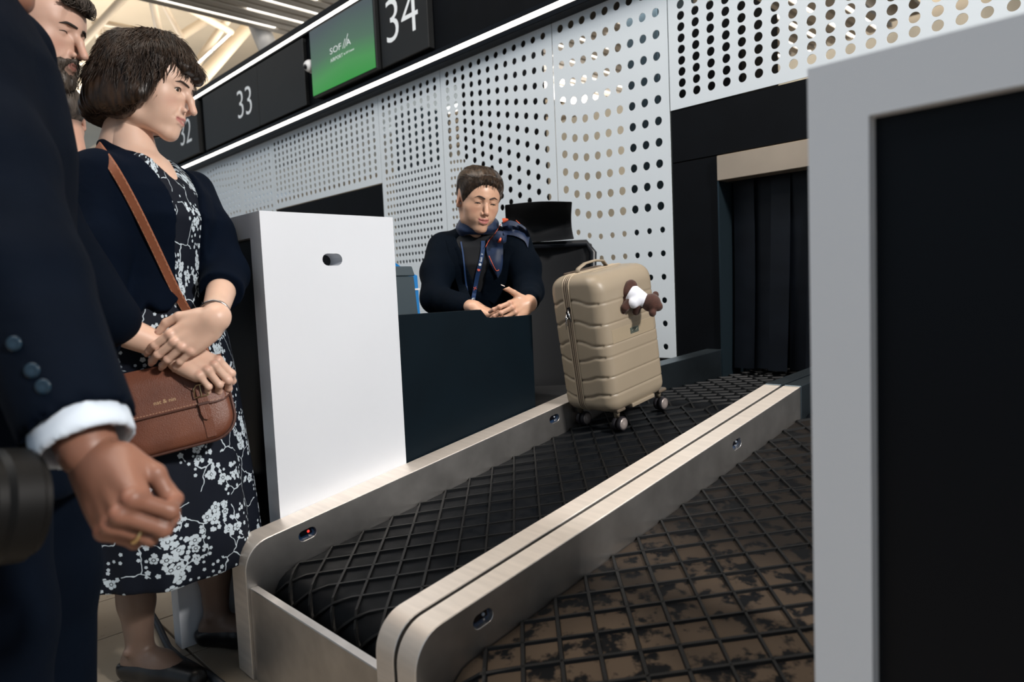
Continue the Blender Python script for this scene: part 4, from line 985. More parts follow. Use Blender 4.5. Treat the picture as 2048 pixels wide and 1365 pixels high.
def hand_sdf(h=0.0017, sc=1.0, fingers=None, thumb=None, wrist=0.026, arm=None, puff=1.0, stub=0.10):
    """right hand: x to the fingertips, y to the thumb, z out of the back; finger = (spread deg, bend1, bend2, bend3)"""
    s = SDF((-0.10*sc, -0.075*sc, -0.10*sc), (0.20*sc, 0.085*sc, 0.05*sc), h)
    kn = [(0.088, 0.0285, 0.0), (0.0915, 0.0095, 0.003), (0.087, -0.0095, 0.001), (0.079, -0.0270, -0.004)]
    ln = [(0.041, 0.025, 0.021), (0.046, 0.028, 0.022), (0.042, 0.026, 0.021), (0.033, 0.020, 0.019)]
    rr_ = [0.0092, 0.0094, 0.0088, 0.0078]; nails = []
    s.cone((-stub*sc, 0, 0), (0.0, 0, 0), wrist*1.12, wrist, 0.0, flat=(0, 0, 1), fs=0.74)
    s.cone((0.0, 0, 0), (0.022*sc, 0.002, -0.001), wrist, 0.027*sc, 0.012, flat=(0, 0, 1), fs=0.68)
    if arm is not None:
        a_ = np.array(arm, float); a_ = a_/np.linalg.norm(a_); s.cone((0, 0, 0), a_*0.085*sc, wrist*0.97, wrist*1.08, 0.022*sc)
    for i in range(4):
        k_ = np.array(kn[i])*sc
        s.cone((0.015*sc, k_[1]*0.62, -0.003*sc), k_+np.array((-0.004, 0, -0.004))*sc, 0.0155*sc*puff, 0.0112*sc, 0.010*sc)
        s.cone((0.02*sc, k_[1]*0.8, -0.010*sc), k_+np.array((-0.008, 0, -0.011))*sc, 0.013*sc*puff, 0.010*sc, 0.010*sc)
    s.ell((0.032*sc, 0.024*sc, -0.010*sc), (0.032*sc, 0.016*sc, 0.017*sc), 0.012*sc)
    s.ell((0.035*sc, -0.026*sc, -0.011*sc), (0.036*sc, 0.012*sc, 0.015*sc), 0.012*sc)
    for i in range(4):
        sp, b1, b2, b3 = fingers[i]; p = np.array(kn[i])*sc; r = rr_[i]*sc; a = 0.0; yaw = math.radians(sp)
        s.ell(p+np.array((0, 0, 0.001*sc)), r*1.12, 0.005*sc)
        for j, bd in enumerate((b1, b2, b3)):
            a += math.radians(bd); d = np.array((math.cos(a)*math.cos(yaw), math.cos(a)*math.sin(yaw), -math.sin(a)))
            q = p+d*ln[i][j]*sc; r1 = r*(1.0, 0.93, 0.84)[j]; r2 = r*(0.93, 0.84, 0.70)[j]
            s.cone(p, q, r1, r2, 0.0035*sc if j else 0.004*sc)
            if j: s.ell(p+np.array((math.sin(a)*0, 0, 0))+np.array((math.sin(a-math.radians(bd)/2), 0, math.cos(a-math.radians(bd)/2)))*0.001*sc, r1*1.06, 0.003*sc)
            if j == 2:
                up = np.array((math.sin(a)*math.cos(yaw), math.sin(a)*math.sin(yaw), math.cos(a))); nails.append((p+d*ln[i][2]*sc*0.75+up*r2*0.86, d, up, r2))
            p, r = q, r
    tp = [np.array(t_, float)*sc for t_ in thumb]
    s.cone(tp[0], tp[1], 0.0150*sc, 0.0112*sc, 0.010*sc); s.cone(tp[1], tp[2], 0.0108*sc, 0.0098*sc, 0.004*sc); s.cone(tp[2], tp[3], 0.0098*sc, 0.0078*sc, 0.004*sc)
    d = tp[3]-tp[2]; d /= np.linalg.norm(d); up = np.array((0, 0.75, 0.65)); up = up-d*(up@d); up /= np.linalg.norm(up); nails.append((tp[3]+d*0.002-d*0.006*sc+up*0.0072*sc, d, up, 0.0082*sc))
    return s, nails
def hand_color(V, base, sc=1.0, red=(0.55, 0.20, 0.15)):
    C = np.tile(np.array(base, float), (len(V), 1)); x, y, z = V.T/sc
    for ky, kx in ((0.0285, 0.088), (0.0095, 0.0915), (-0.0095, 0.087), (-0.027, 0.079)):
        C = blend(C, 0.30*np.exp(-(((x-kx)/0.010)**2+((y-ky)/0.008)**2)), red)
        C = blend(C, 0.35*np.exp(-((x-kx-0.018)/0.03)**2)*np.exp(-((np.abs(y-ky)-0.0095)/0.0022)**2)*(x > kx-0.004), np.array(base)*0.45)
    C = blend(C, 0.25*sm(x, 0.10, 0.15), red)
    return C
def mirror(V, F): V = V.copy(); V[:, 1] *= -1; return V, F[:, ::-1]
def nail_plates(parent, nails, M, m, mir=False):
    for (c, d, up, r) in nails:
        c, d, up = [np.array(v, float).copy() for v in (c, d, up)]
        if mir: c[1] *= -1; d[1] *= -1; up[1] *= -1
        c = xf(M, c); d = M[:3, :3] @ d; up = M[:3, :3] @ up; w = np.cross(d, up); rg = []
        for u in (-1, -0.5, 0.3, 1):
            rg.append([c+d*u*r*0.95+w*v*r*(0.72 if abs(u) < 0.9 else 0.5)+up*(0.0006-0.35*r*v*v*0.6) for v in (-1, -0.5, 0, 0.5, 1)]+[c+d*u*r*0.95+w*v*r*0.6-up*0.0015 for v in (0.9, 0, -0.9)])
        B().rings(rg).build('nail', m, parent, smooth=True)
def strands(name, roots, paths_fn, r, m, parent, n=5, seg=4, col=None):
    """many fine tapered locks as one mesh"""
    b = B()
    for i in range(roots):
        pts = paths_fn(i)
        if pts is None: continue
        k = len(pts); b.tube(pts, [r*(0.55+0.45*math.sin(math.pi*min(j/(k-1)+0.15, 1))) if j < k-1 else r*0.12 for j in range(k)], 3, cap=False)
    o = b.build(name, m, parent, smooth=True); o['kind'] = 'stuff'; return o
def core(soup, chains, col, h=0.012):
    """inner trunk and limbs that carry the visible skin under the clothes"""
    P = np.array([q for c, r in chains for q in c]); s = SDF(P.min(0)-0.14, P.max(0)+0.14, h)
    for c, r in chains: s.chain([np.array(q, float) for q in c], r, 0.03)
    V, F = s.mesh(2); soup.add(V, F, col)
def hair_mat(name, c0, c1, rough=0.38, dirs=(90, 90, 22)):
    k = NT(name); n = k.noise(1.0, 3, k.vmath('MULTIPLY', k.obj(), dirs))
    k.put(k.b.inputs['Base Color'], k.ramp(n, [(0.3, c0), (0.72, c1)])); k.b.inputs['Roughness'].default_value = rough
    k.b.inputs['Specular IOR Level'].default_value = 0.35
    k.bump(k.noise(300, 2, k.vmath('MULTIPLY', k.obj(), (1, 1, 0.12))), 0.5, 0.002)
    return k.m
def cloth_mat(name, col, rough=0.85, weave=900, var=0.12):
    k = NT(name); n = k.noise(10, 4)
    k.put(k.b.inputs['Base Color'], k.ramp(n, [(0.3, tuple(c*(1-var) for c in col[:3])+(1,)), (0.7, tuple(c*(1+var) for c in col[:3])+(1,))]))
    k.b.inputs['Roughness'].default_value = rough; k.b.inputs['Specular IOR Level'].default_value = 0.06
    k.b.inputs['Sheen Weight'].default_value = 0.006; k.b.inputs['Sheen Roughness'].default_value = 0.5; k.b.inputs['Sheen Tint'].default_value = (0.35, 0.55, 0.9, 1)
    a = k.noise(14, 4); b = k.noise(weave, 2); k.bump(k.math('ADD', k.math('MULTIPLY', a, 1.0), k.math('MULTIPLY', b, 0.10)), 0.55, 0.010)
    return k.m
def folds(seed, amp, fz=9.0, fa=2.0):
    r = np.random.default_rng(seed); ks = [(r.uniform(1, fa*3), r.uniform(-fz, fz), r.uniform(0, 6.28), r.uniform(0.4, 1)) for _ in range(7)]
    def f(X, Y, Z):
        o = 0
        for (a, b, c, w) in ks: o = o+w*np.sin(a*14*X+a*9*Y+b*4*Z+c)
        return -amp*o/4
    return f
NAVY = (0.0050, 0.0090, 0.0200, 1)
M_navy = cloth_mat('navy_knit', (0.0012, 0.0038, 0.0105, 1)); M_suit = cloth_mat('navy_suiting', (0.0013, 0.0036, 0.0090, 1), 0.8, 1400); M_blaz = cloth_mat('navy_blazer', (0.0012, 0.0036, 0.0078, 1), 0.8)
# ================================================================== STANDING WOMAN
from mathutils.bvhtree import BVHTree
def person(o, az, label, name='person', group=None):
    """root at the feet; x = facing direction (az degrees from +Y towards +X), y = left, z = up"""
    f_ = (math.sin(math.radians(az)), math.cos(math.radians(az)), 0); M = frame(o, f_, (-f_[1], f_[0], 0)) @ Matrix.Scale(US, 4)
    e = empty(name, label=label, cat='person', group=group, M=M); R = np.array(M); return e, R, np.linalg.inv(R)
def bvh(V, F): return BVHTree.FromPolygons([Vector(v) for v in V], [tuple(int(i) for i in f) for f in F])
class Surf:
    """finds where the line of sight through a photo position meets a set of local meshes"""
    def __init__(s, R, inv): s.R, s.inv, s.t = R, inv, []
    def add(s, V, F): s.t.append(bvh(V, F))
    def hit(s, x, y, off=0.0, default=None):
        o = s.inv[:3, :3] @ CAM+s.inv[:3, 3]; d = s.inv[:3, :3] @ (at(x, y, 1.0)-CAM); L = np.linalg.norm(d); d = d/L; best = None
        for t in s.t:
            h_ = t.ray_cast(Vector(o), Vector(d))
            if h_[0] is not None and (best is None or h_[3] < best): best = h_[3]
        if best is None:
            if default is None: return None
            best = default*L
        return o+d*(best-off)
def ribbon(pts, w, th, side=None, nrm=None):
    """flat strap along pts: w half-width, th thickness; nrm = outward direction(s)"""
    P = np.array(pts); b = B(); rg = []
    for i in range(len(P)):
        t = P[min(i+1, len(P)-1)]-P[max(i-1, 0)]; t /= np.linalg.norm(t); n = np.array(nrm[i] if isinstance(nrm, list) else nrm, float); n = n-t*(n@t); n /= np.linalg.norm(n); s_ = np.cross(t, n)
        rg.append([P[i]+s_*w, P[i]+s_*w*0.92+n*th, P[i]-s_*w*0.92+n*th, P[i]-s_*w])
    return b.rings(rg)
def densify(pts, n):
    P = np.array(pts, float); L = np.r_[0, np.cumsum(np.linalg.norm(np.diff(P, axis=0), axis=1))]; t = np.linspace(0, L[-1], n)
    Q = np.c_[[np.interp(t, L, P[:, i]) for i in range(P.shape[1])]].T
    for _ in range(2): Q[1:-1] = 0.25*Q[:-2]+0.5*Q[1:-1]+0.25*Q[2:]
    return Q
def blossom_mat():
    k = NT('blossom_print'); sp = k.n('ShaderNodeSeparateXYZ'); k.put(sp.inputs[0], k.obj())
    ang = k.math('ARCTAN2', sp.outputs[1], sp.outputs[0])
    cb_ = k.n('ShaderNodeCombineXYZ'); k.put(cb_.inputs[0], k.math('MULTIPLY', ang, 0.185)); k.put(cb_.inputs[1], sp.outputs[2]); uv = cb_.outputs[0]
    def flowers(scale, R0, thr, seed, cluster, ring=True):
        v = k.vmath('ADD', uv, (seed, seed*0.7, 0)); vo = k.n('ShaderNodeTexVoronoi', voronoi_dimensions='2D', feature='F1'); vo.inputs['Scale'].default_value = scale; vo.inputs['Randomness'].default_value = 0.75
        k.put(vo.inputs['Vector'], v); loc = k.vmath('SUBTRACT', v, vo.outputs['Position']); s2 = k.n('ShaderNodeSeparateXYZ'); k.put(s2.inputs[0], loc)
        a = k.math('ARCTAN2', s2.outputs[1], s2.outputs[0]); r = k.vmath('LENGTH', loc)
        sc_ = k.n('ShaderNodeSeparateColor'); k.put(sc_.inputs[0], vo.outputs['Color'])
        pet = k.math('ADD', 0.66, k.math('MULTIPLY', k.math('POWER', k.math('ABSOLUTE', k.math('COSINE', k.math('ADD', k.math('MULTIPLY', a, 2.5), k.math('MULTIPLY', sc_.outputs[1], 6.28)))), 0.6), 0.38))
        rad = k.math('MULTIPLY', pet, k.math('MULTIPLY', R0, k.math('ADD', 0.75, k.math('MULTIPLY', sc_.outputs[2], 0.4))))
        m = k.math('LESS_THAN', r, rad)
        if ring:
            q = k.math('MULTIPLY', k.math('GREATER_THAN', r, R0*0.22), k.math('LESS_THAN', r, R0*0.36)); m = k.math('MULTIPLY', m, k.math('SUBTRACT', 1.0, q))
            q = k.math('LESS_THAN', k.math('ABSOLUTE', k.math('COSINE', k.math('ADD', k.math('MULTIPLY', a, 2.5), k.math('MULTIPLY', sc_.outputs[1], 6.28)))), 0.10); m = k.math('MULTIPLY', m, k.math('SUBTRACT', 1.0, k.math('MULTIPLY', q, k.math('GREATER_THAN', r, R0*0.36))))
        cl_ = k.noise(9.5, 1, k.vmath('SUBTRACT', vo.outputs['Position'], (seed, seed*0.7, 0)))
        m = k.math('MULTIPLY', m, k.math('GREATER_THAN', cl_, cluster)); return k.math('MULTIPLY', m, k.math('GREATER_THAN', sc_.outputs[0], thr))
    f1 = flowers(35, 0.0122, 0.22, 0.0, 0.535); f2 = flowers(52, 0.0064, 0.42, 3.1, 0.49, False); f3 = flowers(64, 0.0040, 0.50, 7.7, 0.46, False)
    nz = k.n('ShaderNodeTexNoise', noise_dimensions='2D'); nz.inputs['Scale'].default_value = 26; k.put(nz.inputs['Vector'], uv)
    wv = k.vmath('ADD', uv, k.vmath('SCALE', k.vmath('SUBTRACT', nz.outputs['Color'], (0.5, 0.5, 0.5)), scale=0.030))
    ve = k.n('ShaderNodeTexVoronoi', voronoi_dimensions='2D', feature='DISTANCE_TO_EDGE'); ve.inputs['Scale'].default_value = 13; k.put(ve.inputs['Vector'], wv)
    br = k.math('MULTIPLY', k.math('LESS_THAN', ve.outputs['Distance'], 0.016), k.math('GREATER_THAN', k.noise(13, 1, k.vmath('ADD', uv, (5, 2, 0))), 0.47))
    m = k.math('MAXIMUM', k.math('MAXIMUM', f1, f2), k.math('MAXIMUM', f3, br))
    k.put(k.b.inputs['Base Color'], k.mix(m, (0.0035, 0.006, 0.013, 1), (0.52, 0.60, 0.66, 1))); k.b.inputs['Roughness'].default_value = 0.75; k.b.inputs['Specular IOR Level'].default_value = 0.2
    k.bump(k.noise(12, 3), 0.4, 0.008)
    return k.m
hip = at(338, 850, 1.43)
aw = lambda x, y, d: at(x, y, 1.43+(d-1.83)*US)     # depths around her body axis
wo, WR, WI = person((hip[0], hip[1], ZF), 57, 'woman with brown bob in navy jacket and blossom-print dress, hands crossed over bag')
wl = lambda x, y, d: WI[:3, :3] @ aw(x, y, d)+WI[:3, 3]
wd = lambda v: WI[:3, :3] @ np.array(v, float)
SK_W = (0.70, 0.475, 0.365); M_skw = skin_mat('skin_fair', 0.42)
WS = Surf(WR, WI)
# ---- joints (local)
shR, shL = np.array((-0.005, -0.155, 1.215)), np.array((-0.005, 0.158, 1.215))
elR, wrR = wl(190, 640, 1.58), wl(352, 704, 1.640)
elL, wrL = wl(452, 548, 1.86), wl(426, 640, 1.625)
# ---- dress
tor = [(z*0.972 if z < 0.87 else 0.8456+(z-0.87)*0.815, a, b_, c, d_) for (z, a, b_, c, d_) in [(0.275, 0.00, 0.0, 0.190, 0.225), (0.50, 0.00, 0.0, 0.175, 0.212), (0.75, 0.0, 0.0, 0.150, 0.195), (0.86, 0.0, 0.0, 0.136, 0.184), (0.96, 0.0, 0, 0.116, 0.160), (1.04, 0.0, 0, 0.104, 0.142), (1.12, 0.004, 0, 0.108, 0.146), (1.22, 0.008, 0, 0.116, 0.156), (1.30, 0.0, 0, 0.100, 0.158), (1.36, -0.012, 0, 0.078, 0.140), (1.41, -0.022, 0, 0.058, 0.090)]]
wr_ = lambda a, z: 0.006*np.clip((0.85-z)/0.5, 0, 1)*np.sin(7*a+1.5+2*z)+0.004*np.clip((0.95-z)/0.6, 0, 1)*np.sin(13*a+3*z)
d = SDF((-0.25, -0.27, 0.27), (0.25, 0.27, 1.45), 0.0065); d.stack(tor, 0.0, cap=0.012, wr=wr_)
d.cone((-0.05, 0, 1.345), (0.135, 0.0, 1.205), 0.058, 0.010, 0.004, sub=True)
DV, DF = d.mesh(2)
fastmesh('dress', DV, DF, blossom_mat(), wo); WS.add(DV, DF)
# ---- jacket, open at the front
def offs(secs, o, z0, z1): return [(z, cx, cy, rx+o, ry+o) for (z, cx, cy, rx, ry) in secs if z0 <= z <= z1]
j = SDF((-0.30, -0.42, 0.76), (0.46, 0.46, 1.36), 0.0058)
jt = [(0.905, 0.0, 0, 0.140, 0.182), (0.985, 0.0, 0, 0.124, 0.162)]+[(z, cx, cy, rx+0.015, ry+0.012) for (z, cx, cy, rx, ry) in tor if z >= 1.04]
j.stack(jt, 0.0, cap=0.006)
j.cone((-0.05, 0, 1.360), (0.10, 0.0, 1.245), 0.057, 0.050, 0.006, sub=True)
def opening(X, Y, Z):
    yc = -0.022-0.02*(Z-1.0)+0.035*np.clip((Z-1.14)/0.12, 0, 1); w = 0.044+0.055*np.clip((Z-1.14)/0.15, 0, 1)**1.5+0.09*np.clip((0.96-Z)/0.1, 0, 1)**1.5
    return np.maximum(np.abs(Y-yc)-w, 0.02-X)
for i in range(14):
    t0, t1 = math.radians(70+220*i/14), math.radians(70+220*(i+1)/14); cz_ = lambda t: np.array((-0.030+0.068*math.cos(t), 0.072*math.sin(t), 1.288-0.030*math.cos(t)))
    j.cone(cz_(t0), cz_(t1), 0.0125, 0.0125, 0.014)
j.cutfn(opening, 0.006)
for sh_, el_, wr2, t_ in ((shR, elR, wrR, 0.40), (shL, elL, wrL, 0.42)):
    j.chain([sh_+np.array((0, 0, 0.0)), sh_*0.5+el_*0.5, el_], [0.062, 0.060, 0.054], 0.028)
    he = el_+(wr2-el_)*t_; j.cone(el_, he+0.02*(wr2-el_)/np.linalg.norm(wr2-el_), 0.054, 0.052, 0.02)
    ax_ = (wr2-el_)/np.linalg.norm(wr2-el_); hp_ = he.copy(); j.cutfn(lambda X, Y, Z, hp_=hp_, ax_=ax_: np.maximum(-((X-hp_[0])*ax_[0]+(Y-hp_[1])*ax_[1]+(Z-hp_[2])*ax_[2]), np.sqrt((X-hp_[0])**2+(Y-hp_[1])**2+(Z-hp_[2])**2)-0.088), 0.003)
j.add(folds(4, 0.0022))
JV, JF = j.mesh(2); fastmesh('jacket', JV, JF, M_navy, wo); WS.add(JV, JF)
# ---- skin: head, neck, chest, forearms, hands, legs
skin = Soup()
hd = head_sdf(nose=1.20, nose_drop=0.003, bump_nose=0.005, open_eye=1.5, lips=0.8, smile=0.003, jaw=0.96, chin=-0.002, neck=((-0.032, 0, -0.075), (-0.040, 0, -0.185)), neck_r=0.049, ear=False, full=0.9)
HV, HF = hd.mesh(1); HC = head_color(HV, SK_W, (0.44, 0.17, 0.15), (0.62, 0.27, 0.22), 0.75, 0.003)
_m = np.exp(-(((HV[:, 0]-0.060)/0.0022)**2+((HV[:, 1]+0.030)/0.004)**2+((HV[:, 2]+0.091)/0.0022)**2)); HC = blend(HC, _m, (0.25, 0.12, 0.08))
WHF = np.array((math.sin(math.radians(44)), math.cos(math.radians(44)), 0)); pit = math.radians(-13)
hf = WHF*math.cos(pit)+np.array((0, 0, math.sin(pit))); up_ = np.array((0, 0, 1.0))+0.10*np.array((WHF[1], -WHF[0], 0))*-1
WH = place(aw(299, 176, 1.80), hf, up_); WHL = WI @ WH
skin.add(HV, HF, HC, WHL)
ch_ = SDF((-0.12, -0.15, 1.06), (0.15, 0.15, 1.38), 0.005); ch_.stack([(z, cx, cy, rx-0.007, ry-0.007) for (z, cx, cy, rx, ry) in tor if z >= 1.08], 0.0, cap=0.01)
nk = xf(WHL, (-0.034, 0, -0.10)); ch_.cone((-0.035, 0, 1.25), nk, 0.060, 0.049, 0.03)
V, F = ch_.mesh(2); skin.add(V, F, SK_W)
fa = SDF((-0.35, -0.5, 0.70), (0.55, 0.5, 1.25), 0.0048)
fa.cone(elR, wrR*0.8+elR*0.2, 0.040, 0.0285, 0.0); fa.cone(elL, wrL*0.8+elL*0.2, 0.040, 0.0285, 0.0)
V, F = fa.mesh(2); skin.add(V, F, SK_W)
def hand_at(wrist, xd, yd, zsign, sc, fingers, thumb, left, base, soup, Minv, nailparent=None, nailm=None, h=0.0017, red=(0.58, 0.26, 0.20), wrist_r=0.025, stub=0.012, elbow=None):
    """world axes xd (to fingertips), yd (to thumb); wrist is a world point"""
    x = np.array(xd, float); x /= np.linalg.norm(x); y = np.array(yd, float); y = y-x*(x@y); y /= np.linalg.norm(y)
    M = np.eye(4); M[:3, 0] = x
    if left: M[:3, 1] = -y; M[:3, 2] = np.cross(x, -y)
    else: M[:3, 1] = y; M[:3, 2] = np.cross(x, y)
    arm = None
    if elbow is not None:
        arm = M[:3, :3].T @ (np.array(elbow)-np.array(wrist))
        if left: arm = arm*np.array((1, -1, 1))
    s, nl = hand_sdf(h, sc, fingers, thumb, wrist=wrist_r, stub=stub, arm=arm); V, F = s.mesh(1); C = hand_color(V, base, sc, red)
    if left: V, F = mirror(V, F)
    M[:3, :3] *= US; M[:3, 3] = wrist; ML = Minv @ M
    soup.add(V, F, C, ML)
    if nailparent is not None: nail_plates(nailparent, nl, ML, nailm, left)
    return ML, V @ ML[:3, :3].T+ML[:3, 3], F
M_nail = mat('nail_pink', (0.62, 0.36, 0.30, 1), 0.25)
cam_dir = -CF
# left hand laid over the right wrist, fingers wrapping round it
xl = -0.72*CR-0.62*CU-0.32*CF; yl = -0.62*CR+0.74*CU-0.10*CF
hand_at(aw(426, 640, 1.620), xl, yl, 1, 1.0, [(3, 22, 26, 14), (1, 24, 28, 16), (-1, 24, 28, 16), (-5, 22, 26, 16)], [(0.018, 0.028, -0.006), (0.050, 0.050, -0.012), (0.078, 0.057, -0.022), (0.104, 0.052, -0.032)], True, SK_W, skin, WI, wo, M_nail, elbow=xf(WR, elL))
# right hand below, loosely closed
xr = 0.90*CR-0.42*CU-0.05*CF; yr = 0.30*CR+0.62*CU+0.72*CF
hand_at(aw(352, 704, 1.640), xr, yr, 1, 1.0, [(0, 38, 46, 26), (0, 42, 48, 26), (0, 46, 50, 26), (0, 48, 52, 26)], [(0.018, 0.026, -0.014), (0.052, 0.030, -0.032), (0.082, 0.026, -0.046), (0.105, 0.018, -0.052)], False, SK_W, skin, WI, wo, M_nail, elbow=xf(WR, elR))
lg = SDF((-0.2, -0.22, -0.01), (0.24, 0.22, 0.62), 0.006)
STK = (0.20, 0.135, 0.105)
for y_, xo in ((-0.088, -0.050), (0.096, 0.035)):
    lg.chain([(xo*0.6, y_, 0.58), (-0.012+xo, y_*1.02, 0.33), (-0.010+xo, y_*1.0, 0.20), (-0.012+xo, y_*0.98, 0.085)], [0.062, 0.053, 0.040, 0.031], 0.02)
    lg.chain([(-0.035+xo, y_*0.98, 0.045), (0.05+xo, y_*1.05, 0.045), (0.135+xo, y_*1.12, 0.026)], [0.030, 0.030, 0.024], 0.03)
    lg.ell((-0.018+xo, y_*1.1+0.028*np.sign(y_), 0.085), 0.010, 0.012); lg.ell((-0.012+xo, y_*0.9-0.025*np.sign(y_), 0.09), 0.010, 0.012)
V, F = lg.mesh(2); skin.add(V, F, STK)
core(skin, [([(-0.02, 0, 1.24), (0, 0, 0.95), (0, 0, 0.84)], [0.05, 0.07, 0.09])]+[([(0, y_*0.8, 0.84), (xo*0.6, y_, 0.56)], [0.085, 0.055]) for y_, xo in ((-0.088, -0.050), (0.096, 0.035))]+[([(0, 0, 1.19), s_*0.9+np.array((0, 0, 0.1))*1.2, s_, e_], [0.05, 0.04, 0.036, 0.034]) for s_, e_ in ((shR, elR), (shL, elL))], SK_W)
body = skin.build('body', M_skw, wo)
wt = bvh(HV, HF); eyes(wo, WHL, (1, -0.05, -0.22)); lashes(wo, WHL, 0.0044, tree=wt, r=0.0010)
M_hw = hair_mat('hair_brown', (0.007, 0.0042, 0.0030, 1), (0.046, 0.025, 0.014, 1)); brows(wo, WHL, mat('brow_brown', (0.03, 0.018, 0.012, 1), 0.7), 0.0175, 0.0030, arch=0.004, tree=wt)
# ---- shoes
for y_, xo in ((-0.088, -0.050), (0.096, 0.035)):
    s = SDF((-0.17, -0.24, -0.01), (0.26, 0.24, 0.12), 0.005); s.chain([(-0.040+xo, y_*0.98, 0.030), (0.05+xo, y_*1.05, 0.030), (0.145+xo, y_*1.13, 0.022)], [0.036, 0.038, 0.030], 0.02); s.plane((0, 0, 0.004), (0, 0, -1), 0.002); s.plane((xo, 0, 0.058), (-0.25, 0, 1), 0.004)
    V, F = s.mesh(1); fastmesh('shoe', V, F, mat('shoe_black', (0.006, 0.006, 0.007, 1), 0.35), wo)
# ---- hair: bob, shell plus locks
hs = SDF((-0.16, -0.14, -0.15), (0.14, 0.14, 0.16), 0.0036)
hs.ell((-0.022, 0, 0.040), (0.108, 0.093, 0.092), 0.0)
for e in (-1, 1):
    hs.ell((-0.040, e*0.070, -0.030), (0.060, 0.034, 0.070), 0.04); hs.ell((-0.035, e*0.076, -0.068), (0.052, 0.024, 0.034), 0.03)
    hs.cone((0.034, e*0.066, 0.050), (0.030, e*0.081, -0.040), 0.026, 0.021, 0.03)
hs.ell((-0.085, 0, -0.030), (0.050, 0.075, 0.075), 0.04); hs.ell((-0.092, 0, -0.088), (0.042, 0.066, 0.032), 0.03)
hs.cone((0.035, -0.02, 0.105), (0.092, -0.030, 0.052), 0.026, 0.014, 0.03); hs.cone((0.035, 0.02, 0.105), (0.094, 0.026, 0.050), 0.026, 0.014, 0.03); hs.cone((0.091, -0.035, 0.058), (0.093, 0.035, 0.058), 0.012, 0.012, 0.02)
hs.ell((0.100, 0, -0.045), (0.062, 0.078, 0.086), 0.010, sub=True); hs.ell((0.020, 0, -0.140), (0.075, 0.058, 0.085), 0.02, sub=True)
hs.add(lambda X, Y, Z: -0.0010*np.sin(41*np.arctan2(Y, X+0.02)+4*np.sin(24*Z+2)+30*Z)-0.0030*np.sin(52*X+38*Y+24*Z)-0.0020*np.sin(-60*X+66*Y+30*Z))
V, F = hs.mesh(1); hair = fastmesh('hair', V @ WHL[:3, :3].T+WHL[:3, 3], F, M_hw, wo)
hb = bvh(V, F); rg = np.random.default_rng(11)
def lock(i):
    """a lock that follows the shell from the crown downwards and flips at the tip"""
    a = rg.uniform(-math.pi, math.pi); st = rg.uniform(0.0, 0.95); L = rg.uniform(0.05, 0.13); d0 = np.array((math.cos(a), math.sin(a)))
    fr = abs(a) < 0.75; P = []; lift = rg.uniform(0.0004, 0.0045); w0, w1 = rg.uniform(0, 6.28), rg.uniform(0.0015, 0.005)
    el = math.radians(88-st*95); p = np.array((-0.022+0.10*math.cos(el)*d0[0], 0.088*math.cos(el)*d0[1], 0.040+0.088*math.sin(el)))
    n_ = 9; step = L/n_; sw = rg.uniform(-0.9, 0.9)
    for k_ in range(n_):
        q = hb.find_nearest(Vector(p)); nrm = np.array(q[1]); tip = k_/(n_-1); sd = np.cross(nrm, (0, 0, 1.0)); pt = np.array(q[0]); P.append(pt+nrm*(lift+0.010*lift/0.0045*tip**3)+sd*w1*math.sin(w0+k_*0.9))
        t = np.array((d0[0]*0.5+sw*-d0[1]*0.4, d0[1]*0.5+sw*d0[0]*0.4, -1.0)); t = t-nrm*(t@nrm); t /= (np.linalg.norm(t)+1e-9); p = pt+t*step
        if fr and p[2] < 0.046: break
        if p[2] < -0.112: break
    return [xf(WHL, q) for q in P] if len(P) > 2 else None
strands('hair_lock', 3000, lock, 0.0011, M_hw, hair)
def wisp(i):
    """fringe wisps over the forehead and curls at the nape"""
    if i < 46:
        y = rg.uniform(-0.060, 0.056); x = 0.094-6.0*y*y; s0 = rg.uniform(-0.006, 0.006); l = rg.uniform(0.5, 1.0)
        return [xf(WHL, q) for q in ((x-0.034, y*0.9, 0.092), (x-0.008, y+s0*0.5, 0.074), (x+0.004, y+s0, 0.054), (x+0.004, y+s0*2-0.003, 0.046-0.020*l), (x+0.001, y+s0*3-0.006, 0.040-0.026*l))]
    e = 1 if i % 2 else -1; a = rg.uniform(0, 1); c = rg.uniform(-1, 1)
    b0 = np.array((0.030-0.13*a, e*(0.086-0.05*max(0, a-0.5)*2), -0.060-0.03*a+0.01*c)); o_ = np.array((0.3-a, e*0.8, 0)); o_ /= np.linalg.norm(o_)
    fl = rg.uniform(0.006, 0.02)
    return [xf(WHL, q) for q in (b0+(0, 0, 0.03), b0, b0+o_*fl*0.3-(0, 0, 0.014), b0+o_*fl-(0, 0, 0.022), b0+o_*fl*1.7-(0, 0, 0.018+0.006*c))]
strands('hair_lock', 210, wisp, 0.0011, M_hw, hair)
# ---- bracelet
ax_ = (wrL-elL)/np.linalg.norm(wrL-elL); c0 = wrL-ax_*0.028; u_ = np.cross(ax_, (0, 0, 1)); u_ /= np.linalg.norm(u_); v_ = np.cross(ax_, u_)
B().tube([c0+0.0325*(u_*math.cos(t)+v_*0.95*math.sin(t))+ax_*0.006*math.sin(t) for t in np.linspace(0, 2*math.pi, 33)], 0.0026, 7, flat=1.3).build('bracelet', mat('bracelet_metal', (0.28, 0.27, 0.27, 1), 0.3, 1.0), wo, smooth=True)
